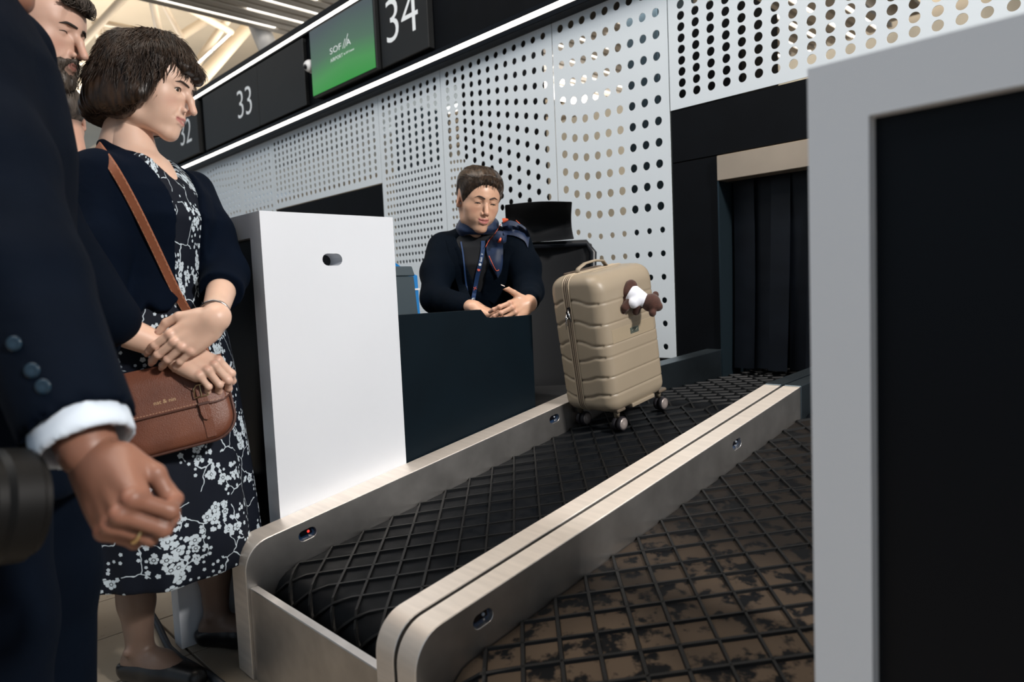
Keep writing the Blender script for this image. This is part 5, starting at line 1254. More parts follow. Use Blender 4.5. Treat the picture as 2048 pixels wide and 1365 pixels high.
# ---- cross-body bag
bc = aw(338, 802, 1.640); bw = CR*0.90+CU*0.225+CF*0.40; bw /= np.linalg.norm(bw); bn = -CF+CU*0.10; bn = bn-bw*(bw@bn); bn /= np.linalg.norm(bn); bu = np.cross(bn, bw)
bg = empty('handbag', label='tan leather cross-body bag with buckle hanging before the woman', cat='bag', M=frame(bc, bw, bu) @ Matrix.Scale(US, 4)); BR = np.array(frame(bc, bw, bu) @ Matrix.Scale(US, 4)); BI = np.linalg.inv(BR)
def leather():
    k = NT('tan_leather'); n = k.noise(9, 4); v = k.n('ShaderNodeTexVoronoi'); v.inputs['Scale'].default_value = 520; k.put(v.inputs['Vector'], k.obj())
    k.put(k.b.inputs['Base Color'], k.ramp(n, [(0.25, srgb(88, 50, 37)), (0.75, srgb(120, 72, 52))])); k.b.inputs['Roughness'].default_value = 0.42; k.bump(v.outputs['Distance'], 0.35, 0.0012); return k.m
M_lea = leather(); M_stitch = mat('stitching', srgb(190, 150, 120), 0.7); M_lead = mat('leather_edge', srgb(74, 42, 32), 0.5); M_brass = mat('brass', (0.55, 0.42, 0.24, 1), 0.3, 1.0)
def bagshape(hw, top, bot, r1, r2):   # outline of the pouch
    o_ = []
    for cx, cy, r, a in ((hw-r1, top-r1, r1, 0), (-hw+r1, top-r1, r1, 90), (-hw+r2, bot+r2, r2, 180), (hw-r2, bot+r2, r2, 270)):
        for i in range(9): t = math.radians(a+90*i/8); o_.append((cx+r*math.cos(t), cy+r*math.sin(t)))
    return o_
def pillow(ol, z0, z1, bulge, m, name, par, inset=0.012):
    b = B(); c = np.mean(ol, axis=0); rg = []
    for s_, z in ((0.97, z0), (1.0, z0+(z1-z0)*0.3), (1.0, z0+(z1-z0)*0.7), (0.965, z1), (0.90, z1+bulge*0.55), (0.7, z1+bulge*0.85), (0.35, z1+bulge), (0.02, z1+bulge)): rg.append([(c[0]+(x-c[0])*s_, c[1]+(y-c[1])*s_, z) for x, y in ol])
    b.rings(rg); return b.build(name, m, par, smooth=True, angle=1.0)
pillow(bagshape(0.126, 0.072, -0.112, 0.035, 0.055), -0.035, 0.010, 0.012, M_lea, 'pouch', bg)
B().tube([(x, y, 0.009) for x, y in bagshape(0.1265, 0.0725, -0.1125, 0.035, 0.055)]+[(0.1265, 0.0375, 0.009)], 0.0035, 6).build('piping', M_lead, bg, smooth=True)
fl_ = [(-0.128, 0.078), (-0.128, -0.012)]+[(-0.128+0.256*t, -0.030+0.004*math.cos(t*6)) for t in np.linspace(0.03, 0.97, 13)]+[(0.128, -0.012), (0.128, 0.078)]
b = B(); rg = []
for (x_, dz) in ((0, 0),): pass
def flz(x, y): return 0.0245-0.9*max(0, y-0.045)**1.3-0.35*max(0, abs(x)-0.085)
top_ = [(x, y, flz(x, y)) for x, y in fl_]
N_ = 15; F_ = []; V_ = []
for a_ in range(N_+1):
    x = -0.128+0.256*a_/N_; yb = -0.030+0.012*max(0, (abs(x)-0.10)/0.028)**2
    for b_ in range(11): y = 0.080+(yb-0.080)*b_/10; V_.append((x, y, flz(x, y)))
n_ = len(V_); V_ += [(x, y, z-0.0035) for x, y, z in V_]
for a_ in range(N_):
    for b_ in range(10): i_ = a_*11+b_; F_ += [(i_, i_+1, i_+12, i_+11), (n_+i_, n_+i_+11, n_+i_+12, n_+i_+1)]
rim = [a_*11+10 for a_ in range(N_+1)]; F_ += [(rim[i], n_+rim[i], n_+rim[i+1], rim[i+1]) for i in range(N_)]
sd0 = list(range(11)); sd1 = [N_*11+b_ for b_ in range(11)]
for sd in (sd0, sd1): F_ += [(sd[i], sd[i+1], n_+sd[i+1], n_+sd[i]) for i in range(10)]
tp_ = [a_*11 for a_ in range(N_+1)]; F_ += [(tp_[i], tp_[i+1], n_+tp_[i+1], n_+tp_[i]) for i in range(N_)]
flap = meshobj('flap', V_, F_, M_lea, bg, smooth=True, angle=0.9)
B().tube([(V_[r_][0], V_[r_][1]+0.0005, V_[r_][2]+0.0005) for r_ in rim], 0.0022, 6).build('flap_edge', M_lead, flap, smooth=True)
for i in range(40):
    x = -0.122+0.244*i/39; y = -0.024+0.012*max(0, (abs(x)-0.10)/0.028)**2
    if i == 0: st0 = B().obox((0, 0, 0), (0.0018, 0, 0), (0, 0.0005, 0), (0, 0, 0.0005)).build('stitch', M_stitch, flap); stm = st0.data; st0.location = (x, y, flz(x, y)+0.0003)
    else: q = link(bpy.data.objects.new('stitch', stm), flap); q.location = (x, y, flz(x, y)+0.0003)
text('nat & nin', 0.0125, Matrix.Translation((-0.030, -0.006, 0.0246)) @ Matrix.Rotation(0.0, 4, 'Z'), mat('gold_stamp', (0.75, 0.52, 0.30, 1), 0.35, 0.6), bg, 'lettering', 0.0003)
sx_ = 0.068   # buckle strap
tabm = [(sx_-0.036, 0.060), (sx_-0.030, 0.020), (sx_-0.012, 0.000), (sx_+0.014, -0.004), (sx_+0.048, 0.010), (sx_+0.058, 0.060)]
B().extrude([(x, y, 0.0255) for x, y in tabm], (0, 0, 0), (0, 0, 0.002)).build('patch', M_lea, bg, bevel=0.0008, segs=1)
B().extrude([(sx_-0.010, 0.024, 0.027), (sx_-0.0105, -0.050, 0.0285), (sx_-0.007, -0.062, 0.0285), (sx_, -0.066, 0.0285), (sx_+0.007, -0.062, 0.0285), (sx_+0.0105, -0.050, 0.0285), (sx_+0.010, 0.024, 0.027), (sx_, 0.033, 0.027)], (0, 0, 0), (0, 0, 0.0028)).build('strap_tongue', M_lea, bg, bevel=0.0008, segs=1)
B().extrude([(sx_-0.009, -0.060, 0.024), (sx_-0.009, -0.104, 0.0165), (sx_+0.011, -0.104, 0.0165), (sx_+0.011, -0.060, 0.024)], (0, 0, 0), (0, 0, 0.002)).build('lower_strap', M_lea, bg)
B().tube([(sx_-0.014, -0.012, 0.0325), (sx_-0.013, 0.008, 0.034), (sx_-0.006, 0.015, 0.0345), (sx_+0.006, 0.015, 0.0345), (sx_+0.013, 0.008, 0.034), (sx_+0.014, -0.012, 0.0325), (sx_-0.014, -0.012, 0.0325)], 0.0016, 7).build('buckle', M_brass, bg, smooth=True)
B().tube([(sx_, -0.012, 0.033), (sx_+0.001, 0.015, 0.0355)], 0.0012, 6).build('buckle_pin', M_brass, bg)
B().obox((sx_, -0.028, 0.0322), (0.0125, 0, 0), (0, 0.0028, 0), (0, 0, 0.0018)).build('keeper', M_lead, bg, bevel=0.0006, segs=1)
# strap over the shoulder
sp_ = densify([(196, 292), (205, 303), (226, 332), (252, 378), (280, 432), (306, 486), (330, 537), (352, 585), (372, 622), (388, 645)], 40)
pts = [WS.hit(x, y, 0.012+0.020*max(0.0, 1-i/12), 1.34) for i, (x, y) in enumerate(sp_)]; pts = np.array(pts)
for _ in range(14): pts[1:-1] = 0.25*pts[:-2]+0.5*pts[1:-1]+0.25*pts[2:]
W2B = BI @ WR; pb = [xf(W2B, q) for q in pts]+[xf(BI, aw(404, 690, 1.72)), xf(BI, aw(425, 745, 1.72)), np.array((0.118, 0.055, -0.010))]
pb = densify(pb, 60); nb = BI[:3, :3] @ (-CF)*US
ribbon(pb, 0.0105, 0.0028, nrm=nb).build('shoulder_strap', mat('strap_leather', srgb(150, 92, 66), 0.5, var=0.08, vscale=20, bump=0.2, bscale=600), bg, smooth=True, angle=0.6)
for s_ in (-1, 1):
    q = pb+0.0; off = []
    for i in range(0, len(q)):
        t = q[min(i+1, len(q)-1)]-q[max(i-1, 0)]; t /= np.linalg.norm(t); n2 = nb-t*(nb@t); n2 /= np.linalg.norm(n2); off.append(q[i]+np.cross(t, n2)*0.0082*s_+n2*0.0031)
    for i in range(2, 50, 1):
        B().tube([off[i]*0.8+off[i+1]*0.2, off[i]*0.25+off[i+1]*0.75], 0.00045, 4).build('stitch', M_stitch, bg)
# ================================================================== SEATED ATTENDANT
ab = at(958, 485, 2.34)
ao, AR, AI = person((ab[0], ab[1], ZF), 138, 'woman in navy blazer with scarf and lanyard leaning on the desk')
al = lambda x, y, d: AI[:3, :3] @ at(x, y, d)+AI[:3, 3]
SK_A = (0.66, 0.40, 0.275); M_ska = skin_mat('skin_tan', 0.36); AS = Surf(AR, AI)
asec = [(z+0.033, a, b_, c, d_) for (z, a, b_, c, d_) in [(0.50, -0.17, 0, 0.125, 0.165), (0.72, -0.12, 0, 0.120, 0.165), (0.88, -0.06, 0, 0.122, 0.175), (1.00, -0.01, 0, 0.118, 0.178), (1.07, 0.0, 0, 0.100, 0.172), (1.125, -0.004, 0, 0.076, 0.140), (1.165, -0.010, 0, 0.054, 0.085)]]
jk = SDF((-0.36, -0.36, 0.50), (0.46, 0.36, 1.26), 0.0058); jk.stack(asec, 0.0, cap=0.02)
aShR, aShL = np.array((0.0, -0.150, 1.112)), np.array((0.0, 0.152, 1.112))
aElR, aWrR = al(870, 598, 2.22), al(950, 618, 2.07); aElL, aWrL = al(1058, 582, 2.27), al(1056, 608, 2.04)
for a_, b_, c_ in ((aShR, aElR, aWrR), (aShL, aElL, aWrL)):
    jk.chain([a_, a_*0.5+b_*0.5+np.array((0, 0.01*np.sign(a_[1]), 0)), b_], [0.064, 0.062, 0.056], 0.03); jk.chain([b_, b_*0.25+c_*0.75], [0.056, 0.044], 0.025)
def vcut(X, Y, Z): return np.maximum(np.maximum(np.abs(Y+0.0)-(0.010+0.36*np.clip(Z-0.93, 0, 1)), 0.055-X), 0.88-Z)
jk.cutfn(vcut, 0.004); jk.add(folds(9, 0.0030, 10))
for (p0, p1) in (((0.11, -0.19, 1.00), (0.02, -0.235, 0.93)), ((0.10, 0.20, 1.0), (0.03, 0.235, 0.90)), ((0.12, -0.10, 0.93), (0.10, -0.18, 0.90))): jk.cone(p0, p1, 0.006, 0.004, 0.014, sub=True)
V, F = jk.mesh(2); fastmesh('blazer', V, F, M_blaz, ao); AS.add(V, F)
tp_ = SDF((-0.2, -0.2, 0.70), (0.2, 0.2, 1.26), 0.0058); tp_.stack([(z, cx, cy, rx-0.010, ry-0.012) for (z, cx, cy, rx, ry) in asec if z > 0.7], 0.0, cap=0.01); tp_.cone((-0.02, 0, 1.245), (0.10, 0, 1.150), 0.052, 0.030, 0.004, sub=True)
V, F = tp_.mesh(1); fastmesh('top', V, F, mat('black_knit', (0.0035, 0.0045, 0.007, 1), 0.85, bump=0.2, bscale=600), ao); AS.add(V, F)
# skin
sk2 = Soup(); ah = head_sdf(nose=0.98, open_eye=0.9, lips=1.4, smile=0.0045, jaw=0.93, chin=-0.001, neck=((-0.028, 0, -0.075), (-0.045, 0, -0.175)), neck_r=0.047, full=1.14, look=0.0022)
HV, HF = ah.mesh(1); HC = head_color(HV, SK_A, (0.52, 0.19, 0.17), (0.66, 0.27, 0.19), 1.2, 0.0045)
tn = lambda d_: d_/np.linalg.norm(d_)
a1, a2 = math.radians(24), math.radians(-15); hz = -CF*math.cos(a1)+CR*math.sin(a1); hz[2] = 0; hz = tn(hz)
AH = place(at(955, 401, 2.27), hz*math.cos(a2)+np.array((0, 0, math.sin(a2))), np.array((0, 0, 1))+0.10*CR); AHL = AI @ AH
sk2.add(HV, HF, HC, AHL)
ns = SDF((-0.15, -0.14, 1.05), (0.25, 0.14, 1.36), 0.005); ns.cone((0.0, 0, 1.13), xf(AHL, (-0.035, 0, -0.11)), 0.056, 0.047, 0.0); V, F = ns.mesh(1); sk2.add(V, F, SK_A)
wr1 = SDF((-0.1, -0.35, 0.70), (0.5, 0.35, 1.10), 0.0045); wr1.cone(aElR*0.5+aWrR*0.5, aWrR, 0.032, 0.024, 0.0); wr1.cone(aElL*0.5+aWrL*0.5, aWrL, 0.032, 0.024, 0.0); V, F = wr1.mesh(1); sk2.add(V, F, SK_A)
M_nailp = mat('nail_pale', (0.80, 0.66, 0.60, 1), 0.2)
# her left hand, fingers over the edge of the panel; her right hand resting behind the notch
hand_at(at(1056, 608, 2.04), -0.62*CR-0.30*CU-0.72*CF, -0.50*CR+0.85*CU-0.05*CF, 1, 0.96, [(6, 30, 34, 18), (2, 34, 36, 18), (-2, 36, 36, 18), (-7, 36, 36, 18)], [(0.018, 0.028, 0.0), (0.048, 0.058, 0.004), (0.072, 0.080, 0.006), (0.094, 0.096, 0.004)], True, SK_A, sk2, AI, ao, M_nailp, wrist_r=0.024, elbow=xf(AR, aElL))
hand_at(at(950, 616, 2.07), 0.92*CR-0.26*CU-0.28*CF, 0.20*CR+0.15*CU+0.95*CF, 1, 0.94, [(2, 34, 30, 16), (0, 36, 32, 16), (-1, 38, 34, 16), (-3, 38, 34, 16)], [(0.018, 0.028, -0.01), (0.055, 0.040, -0.02), (0.084, 0.040, -0.03), (0.106, 0.034, -0.036)], False, SK_A, sk2, AI, ao, M_nailp, wrist_r=0.024, elbow=xf(AR, aElR))
core(sk2, [([(-0.01, 0, 1.14), (-0.04, 0, 0.92), (-0.13, 0, 0.62)], [0.045, 0.08, 0.09])]+[([(0, 0, 1.10), s_*1.0, e_, e_*0.4+w_*0.6], [0.05, 0.040, 0.036, 0.030]) for s_, e_, w_ in ((aShR, aElR, aWrR), (aShL, aElL, aWrL))], SK_A)
sk2.build('body', M_ska, ao)
at_ree = bvh(HV, HF); eyes(ao, AHL, (1, 0.05, -0.55)); lashes(ao, AHL, 0.0012, r=0.0015, look=0.0022, tree=at_ree)
brows(ao, AHL, mat('brow_taupe', (0.055, 0.033, 0.026, 1), 0.7), 0.0180, 0.0034, arch=0.0075, tree=at_ree)
# slicked-back hair with a low bun
M_ha = hair_mat('hair_dark', (0.005, 0.0036, 0.0028, 1), (0.075, 0.046, 0.028, 1), 0.34, (8, 170, 70))
hs = SDF((-0.16, -0.10, -0.235), (0.135, 0.10, 0.135), 0.0023); hs = SDF(ah.lo, ah.lo+ah.h*(np.array(ah.D.shape)-1), ah.h)
X, Y, Z = hs.ax[0][:, None, None], hs.ax[1][None, :, None], hs.ax[2][None, None, :]
ff = 0.75*(Z-X)+0.0125+4.6*Y*Y+0*Z; tt = np.clip(ff*0.26, -0.004, 0.007)+0.014*np.clip((Z-0.04)/0.06, 0, 1)*np.clip(ff/0.03, 0, 1)
em = np.exp(-(((X+0.008)/0.028)**2+((Z+0.006)/0.040)**2+((np.abs(Y)-0.082)/0.018)**2)); em = np.clip(em*1.8, 0, 1); tt = tt*(1-em)-0.005*em
tt = tt-np.clip((-0.050-Z)*0.5, 0, 0.012)-0.0007*np.sin(230*Y+35*Z)*np.clip(ff/0.02, 0, 1)
hs.D = (ah.D-tt).astype(np.float32); hs.ell((-0.108, 0, 0.005), (0.034, 0.040, 0.038), 0.015)
V, F = hs.mesh(1); ahair = fastmesh('hair', V @ AHL[:3, :3].T+AHL[:3, 3], F, M_ha, ao); hb = bvh(V, F); rg = np.random.default_rng(5)
fh = 0.75*(HV[:, 2]-HV[:, 0])+0.0125+4.6*HV[:, 1]**2; edge = HV[(np.abs(fh-0.001) < 0.0035) & (HV[:, 2] > 0.012) & (HV[:, 0] > 0.02)]
def lock(i):
    p = edge[rg.integers(len(edge))].copy() if i < 520 else np.array((rg.uniform(-0.05, 0.06), rg.uniform(-0.06, 0.06), 0.13)); P = []; sy = p[1]
    for k_ in range(9):
        q = hb.find_nearest(Vector(p)); n_ = np.array(q[1]); pt = np.array(q[0])+n_*(rg.uniform(0.0002, 0.0010)); P.append(pt); t = np.array((-1.0, -0.5*sy/0.07*(k_ > 4), 0.9-0.22*k_ if p[2] < 0.08 else -0.2)); t = t-n_*(t@n_); t /= np.linalg.norm(t); p = pt+t*0.016
    return [xf(AHL, q) for q in P]
strands('hair_lock', 1100, lock, 0.0009, M_ha, ahair)
# ---- scarf
M_scf = mat('scarf_navy', (0.008, 0.022, 0.065, 1), 0.55, var=0.25, vscale=20, sheen=0.1); M_or = mat('scarf_orange', (0.75, 0.12, 0.045, 1), 0.55)
sf = SDF((-0.16, -0.16, 1.05), (0.22, 0.22, 1.32), 0.0045); n0 = np.array((0.022, 0.0, 1.198))
for i in range(20):
    t0, t1 = 2*math.pi*i/20, 2*math.pi*(i+1)/20; f_ = lambda t: n0+np.array((0.064*math.cos(t)+0.004, 0.066*math.sin(t), 0.010*math.cos(2*t)-0.022*math.cos(t)-0.004))
    sf.cone(f_(t0), f_(t1), 0.021, 0.021, 0.008, flat=(0, 0, 1), fs=1.35)
kx = al(1000, 476, 2.25); sf.ell(kx, (0.024, 0.028, 0.028), 0.012)
sf.add(lambda X, Y, Z: -0.0016*np.sin(190*Z+60*Y+30*X)); V, F = sf.mesh(1); scf = fastmesh('scarf', V, F, M_scf, ao); AS.add(V, F)
def drape(pairs, name, m, off, par, th=0.003, dflt=2.28, sub=24):
    """sheet between two photo outlines laid on the figure"""
    A = densify([q[:2] for q in pairs], sub); Bq = densify([q[2:4] for q in pairs], sub); b = B(); rg = []
    nn = tn(AI[:3, :3] @ -CF)
    for i in range(sub):
        row = [AS.hit(*(A[i]*(1-u)+Bq[i]*u), off+0.006*math.sin(u*math.pi), dflt) for u in np.linspace(0, 1, 7)]; rg.append(row+[q-nn*th for q in row[::-1]])
    R_ = np.array(rg)
    for _ in range(3): R_[1:-1] = 0.25*R_[:-2]+0.5*R_[1:-1]+0.25*R_[2:]
    b.rings([list(r) for r in R_]); return b.build(name, m, par, smooth=True, angle=1.0)
t1_ = drape([(975, 478, 1006, 470), (972, 500, 1006, 500), (978, 522, 1006, 525), (986, 540, 1003, 545), (994, 554, 996, 556)], 'scarf_tail', M_scf, 0.012, ao)
t2_ = drape([(1003, 445, 1008, 470), (1020, 440, 1022, 470), (1038, 446, 1036, 474), (1052, 455, 1050, 482), (1060, 470, 1056, 496)], 'scarf_tail', M_scf, 0.010, ao)
drape([(1004, 437, 1006, 446), (1010, 436, 1012, 444), (1016, 438, 1017, 441)], 'scarf_motif', M_or, 0.018, scf, 0.001, sub=8)
drape([(995, 485, 1001, 475), (1001, 486, 1003, 477)], 'scarf_motif', M_or, 0.022, t1_, 0.001, sub=4)
for seq in ([(1002, 448), (996, 458), (988, 470), (977, 482), (971, 495)], [(978, 512), (986, 530), (993, 544), (998, 540)], [(1032, 441), (1040, 448)]):
    q = densify(seq, 14); B().tube([AS.hit(x, y, 0.0195, 2.26) for x, y in q], 0.0013, 5).build('scarf_trim', M_or, t1_, smooth=True)
# ---- lanyard
ly = mat('lanyard_blue', (0.012, 0.040, 0.120, 1), 0.5); nnA = tn(AI[:3, :3] @ -CF)
def strip(seq, w, off, name, m, par, n=26):
    q = densify(seq, n); P = np.array([AS.hit(x, y, off, 2.26) for x, y in q])
    for _ in range(5): P[1:-1] = 0.25*P[:-2]+0.5*P[1:-1]+0.25*P[2:]
    return ribbon(P, w, 0.0014, nrm=nnA).build(name, m, par, smooth=True, angle=0.6), P
strip([(899, 478), (908, 512), (918, 555), (930, 592), (938, 612)], 0.017, 0.003, 'lapel', M_blaz, ao)
strip([(1018, 500), (1012, 540), (1000, 575), (982, 604)], 0.017, 0.003, 'lapel', M_blaz, ao)
l1, P1 = strip([(966, 482), (966, 505), (960, 530), (953, 560), (948, 590), (944, 614)], 0.0082, 0.006, 'lanyard', ly, ao)
l2, P2 = strip([(922, 484), (926, 505), (929, 535), (931, 560), (936, 590), (941, 614)], 0.0030, 0.006, 'lanyard', ly, ao)
Mtxt = M_text
def along(P, i0, txt, size, par, up=True):
    a_, c_ = P[i0], P[min(i0+5, len(P)-1)]; d_ = tn(a_-c_); y_ = np.cross(nnA, d_); o_ = c_-y_*size*0.35+nnA*0.0026
    text(txt, size, frame(o_, d_, y_), Mtxt, par, 'lettering', 0.0002)
along(P1, 19, 'Goldair handling', 0.0125, l1); along(P1, 3, 'Goldair', 0.0115, l1)
B().lathe([(0.0055, 0), (0.0055, 0.0012), (0, 0.0014)], P1[9]+nnA*0.0015, nnA, 14).build('emblem', mat('emblem_white', (0.6, 0.65, 0.7, 1), 0.5), l1)
B().lathe([(0.0058, 0), (0.0058, 0.0012), (0, 0.0014)], P1[11]+nnA*0.0015, nnA, 14).build('emblem', mat('emblem_red', (0.55, 0.09, 0.06, 1), 0.5), l1)
q = P1[18]+nnA*0.003
B().obox(q, tn(AI[:3, :3] @ (CR*0.6+CU))*0.010, tn(AI[:3, :3] @ (CR-CU*0.6))*0.0012, nnA*0.0004).obox(q, tn(AI[:3, :3] @ (CR*1.0-CU*0.5))*0.007, tn(AI[:3, :3] @ (CR*0.5+CU))*0.0012, nnA*0.0004).build('emblem', MATS['emblem_red'], l1)
B().obox(al(948, 606, 2.18), tn(AI[:3, :3] @ CR)*0.004, tn(AI[:3, :3] @ CU)*0.016, nnA*0.002).build('badge_clip', M_chr, ao)
# ================================================================== PLUSH BEAR TIED TO THE SUITCASE
pb_ = at(1272, 596, 1.90)
M_fur = mat('fur_brown', srgb(66, 38, 30), 0.9, var=0.35, vscale=60, bump=0.5, bscale=500, bdist=0.002, sheen=0.3)
br = empty('plush_bear', tuple(pb_), 'small brown plush bear in white shirt hanging on the suitcase', 'toy'); bi = lambda x, y, d: at(x, y, d+0.105)-pb_
s = SDF((-0.07, -0.07, -0.07), (0.07, 0.07, 0.07), 0.0017)
s.ell(bi(1270, 594, 1.800), (0.026, 0.026, 0.024), 0.0); s.cone(bi(1258, 585, 1.805), bi(1280, 600, 1.795), 0.023, 0.020, 0.01)
s.ell(bi(1302, 606, 1.785), (0.026, 0.026, 0.025), 0.008); s.ell(bi(1316, 614, 1.778), (0.013, 0.013, 0.012), 0.008)
s.ell(bi(1305, 626, 1.772), (0.010, 0.010, 0.011), 0.005); s.ell(bi(1311, 590, 1.795), (0.009, 0.009, 0.010), 0.005)
s.cone(bi(1262, 572, 1.80), bi(1250, 588, 1.81), 0.017, 0.017, 0.008); s.cone(bi(1263, 602, 1.785), bi(1250, 616, 1.785), 0.0125, 0.0115, 0.005)
s.cone(bi(1252, 604, 1.80), bi(1244, 622, 1.80), 0.013, 0.012, 0.005); s.cone(bi(1276, 612, 1.79), bi(1272, 624, 1.80), 0.011, 0.010, 0.005)
V, F = s.mesh(1); fastmesh('body', V, F, M_fur, br)
s = SDF((-0.07, -0.07, -0.07), (0.07, 0.07, 0.07), 0.0017); s.cone(bi(1266, 590, 1.797), bi(1288, 602, 1.789), 0.0265, 0.0200, 0.0); s.cone(bi(1276, 600, 1.782), bi(1267, 606, 1.780), 0.0150, 0.0155, 0.006)
ax1 = tn(bi(1288, 602, 1.789)-bi(1266, 590, 1.797)); s.plane(bi(1292, 604, 1.788), ax1, 0.002); s.plane(bi(1259, 586, 1.80), -ax1, 0.002)
V, F = s.mesh(1); fastmesh('shirt', V, F, mat('shirt_white', (0.72, 0.74, 0.82, 1), 0.8, bump=0.2, bscale=300), br)
B().tube([bi(1258, 572, 1.80), bi(1252, 562, 1.84)], 0.0012, 5).build('cord', M_fur, br)
# ================================================================== MAN IN THE LEFT FOREGROUND
mb = at(-70, 420, 0.90)
mo, MR, MI = person((mb[0], mb[1], ZF), 30, 'man in navy suit in the left foreground, ringed hand hanging')
ml = lambda x, y, d: MI[:3, :3] @ at(x, y, d)+MI[:3, 3]
SK_M = (0.25, 0.118, 0.078); M_skm = skin_mat('skin_ruddy_shaded', 0.45); MS = Surf(MR, MI)  # skin tone darkened to put in the shade on the hanging hand
mSh, mEl, mWr = ml(-112, 110, 0.83), ml(48, 560, 0.74), ml(178, 903, 0.68)
hz0 = 1.0
st = SDF((-0.34, -0.42, 0.55), (0.42, 0.34, 1.62), 0.0075)
st.stack([(0.62, -0.02, 0, 0.165, 0.205), (0.86, -0.01, 0, 0.145, 0.190), (1.02, 0, 0, 0.140, 0.190), (1.18, 0.005, 0, 0.150, 0.205), (1.32, 0.0, 0, 0.140, 0.215), (1.42, -0.015, 0, 0.110, 0.195), (1.50, -0.03, 0, 0.075, 0.10)], 0.0, cap=0.02)
st.chain([mSh, mSh*0.5+mEl*0.5, mEl], [0.088, 0.082, 0.076], 0.04); cf_ = mEl+(mWr-mEl)*0.86; st.cone(mEl, cf_, 0.076, 0.064, 0.02)
ax_ = tn(mWr-mEl); st.cone(cf_+ax_*0.066, cf_+ax_*0.16, 0.085, 0.10, 0.004, sub=True)
st.chain([(0.0, 0.20, 1.40), (0.0, 0.26, 1.12), (0.12, 0.24, 0.90)], [0.08, 0.07, 0.06], 0.03)
st.add(folds(21, 0.0040, 7))
V, F = st.mesh(2); fastmesh('jacket', V, F, M_suit, mo); MS.add(V, F)
tr_ = SDF((-0.26, -0.30, 0.03), (0.30, 0.30, 0.82), 0.009)
for y_ in (-0.105, 0.105): tr_.chain([(0, y_*0.9, 0.78), (0.01, y_, 0.45), (-0.01, y_, 0.08)], [0.125, 0.095, 0.085], 0.04)
V, F = tr_.mesh(2); fastmesh('trousers', V, F, M_suit, mo)
cuff = SDF((-0.35, -0.5, 0.5), (0.5, 0.1, 1.2), 0.005); cuff.cone(mEl+(mWr-mEl)*0.6, mEl+(mWr-mEl)*0.965, 0.058, 0.0555, 0.0); e_ = mEl+(mWr-mEl)*0.965; cuff.plane(e_+ax_*0.004, ax_, 0.004); cuff.cone(e_-ax_*0.02, e_+ax_*0.1, 0.046, 0.046, 0.003, sub=True)
V, F = cuff.mesh(2); fastmesh('shirt_cuff', V, F, mat('shirt_cotton', (0.62, 0.70, 0.80, 1), 0.8), mo)
mk = Soup()
HV, HF = head_sdf(h=0.004, male=True, neck_r=0.06).mesh(1); MH = MI @ place(at(-60, -140, 0.93), (0.45, 0.89, -0.1), (0, 0, 1)); mk.add(HV, HF, head_color(HV, SK_M, (0.4, 0.2, 0.17)), MH)
fa = SDF((-0.35, -0.5, 0.5), (0.5, 0.1, 1.2), 0.006); fa.cone(mEl+(mWr-mEl)*0.6, mWr, 0.040, 0.033, 0.0); V, F = fa.mesh(1); mk.add(V, F, SK_M)
tf = SDF((-0.2, -0.2, 1.35), (0.2, 0.2, 1.75), 0.006); tf.cone((-0.02, 0, 1.45), xf(MH, (-0.04, 0, -0.13)), 0.07, 0.06, 0.0); V, F = tf.mesh(1); mk.add(V, F, SK_M)
HM, hv, hf_ = hand_at(at(190, 928, 0.675), 0.60*CR-0.56*CU-0.56*CF, 0.62*CR+0.76*CU-0.10*CF, 1, 1.06, [(0, 72, 76, 36), (0, 70, 70, 36), (0, 70, 68, 36), (0, 70, 68, 36)], [(0.018, 0.028, -0.012), (0.050, 0.036, -0.034), (0.074, 0.024, -0.050), (0.092, 0.006, -0.056)], False, SK_M, mk, MI, mo, M_nail, wrist_r=0.031, stub=0.06, red=(0.42, 0.16, 0.11))
core(mk, [([(-0.02, 0, 1.46), (0, 0, 1.2), (0, 0, 0.80)], [0.06, 0.10, 0.11]), ([(0, -0.02, 1.36), mSh, mEl, mEl*0.35+mWr*0.65], [0.07, 0.06, 0.05, 0.038])]+[([(0, y_*0.8, 0.80), (0.01, y_, 0.45), (-0.01, y_, 0.10)], [0.09, 0.065, 0.045]) for y_ in (-0.105, 0.105)], SK_M)
mk.build('body', M_skm, mo)
# ring on the third finger, sleeve buttons
sc = 1.06; b1 = math.radians(70); kp = np.array((0.087, -0.0095, 0.001))*sc; dr = np.array((math.cos(b1), 0, -math.sin(b1))); rc = kp+dr*0.028*sc
u_ = np.array((0, 1.0, 0)); v_ = np.cross(dr, u_)
B().tube([xf(HM, rc+(u_*math.cos(t)+v_*math.sin(t))*0.0102) for t in np.linspace(0, 2*math.pi, 29)], 0.0026, 8).build('ring', mat('gold', (0.75, 0.52, 0.25, 1), 0.25, 1.0), mo, smooth=True)
for (x, y) in ((30, 688), (66, 742), (88, 774)):
    q = MS.hit(x, y, 0.001, 0.68); n_ = tn(MI[:3, :3] @ -CF); B().lathe([(0.0085, 0), (0.0092, 0.002), (0.0085, 0.0035), (0.005, 0.003), (0.0, 0.003)], q, n_, 16).build('button', mat('button_navy', (0.012, 0.03, 0.05, 1), 0.2), mo, smooth=True)
B().sphere((0, 0, 0), (0.092, 0.072, 0.08), 16, 12).build('hair', mat('hair_black', (0.008, 0.006, 0.005, 1), 0.5), mo, smooth=True).matrix_local = Matrix([list(r) for r in MH]) @ Matrix.Translation((-0.022, 0, 0.050))
for y_ in (-0.105, 0.105):
    s = SDF((-0.16, -0.2, -0.01), (0.26, 0.2, 0.14), 0.008); s.chain([(-0.05, y_, 0.04), (0.06, y_, 0.045), (0.17, y_*1.1, 0.03)], [0.042, 0.044, 0.036], 0.02); s.plane((0, 0, 0.004), (0, 0, -1), 0.002); V, F = s.mesh(1); fastmesh('shoe', V, F, MATS['shoe_black'], mo)
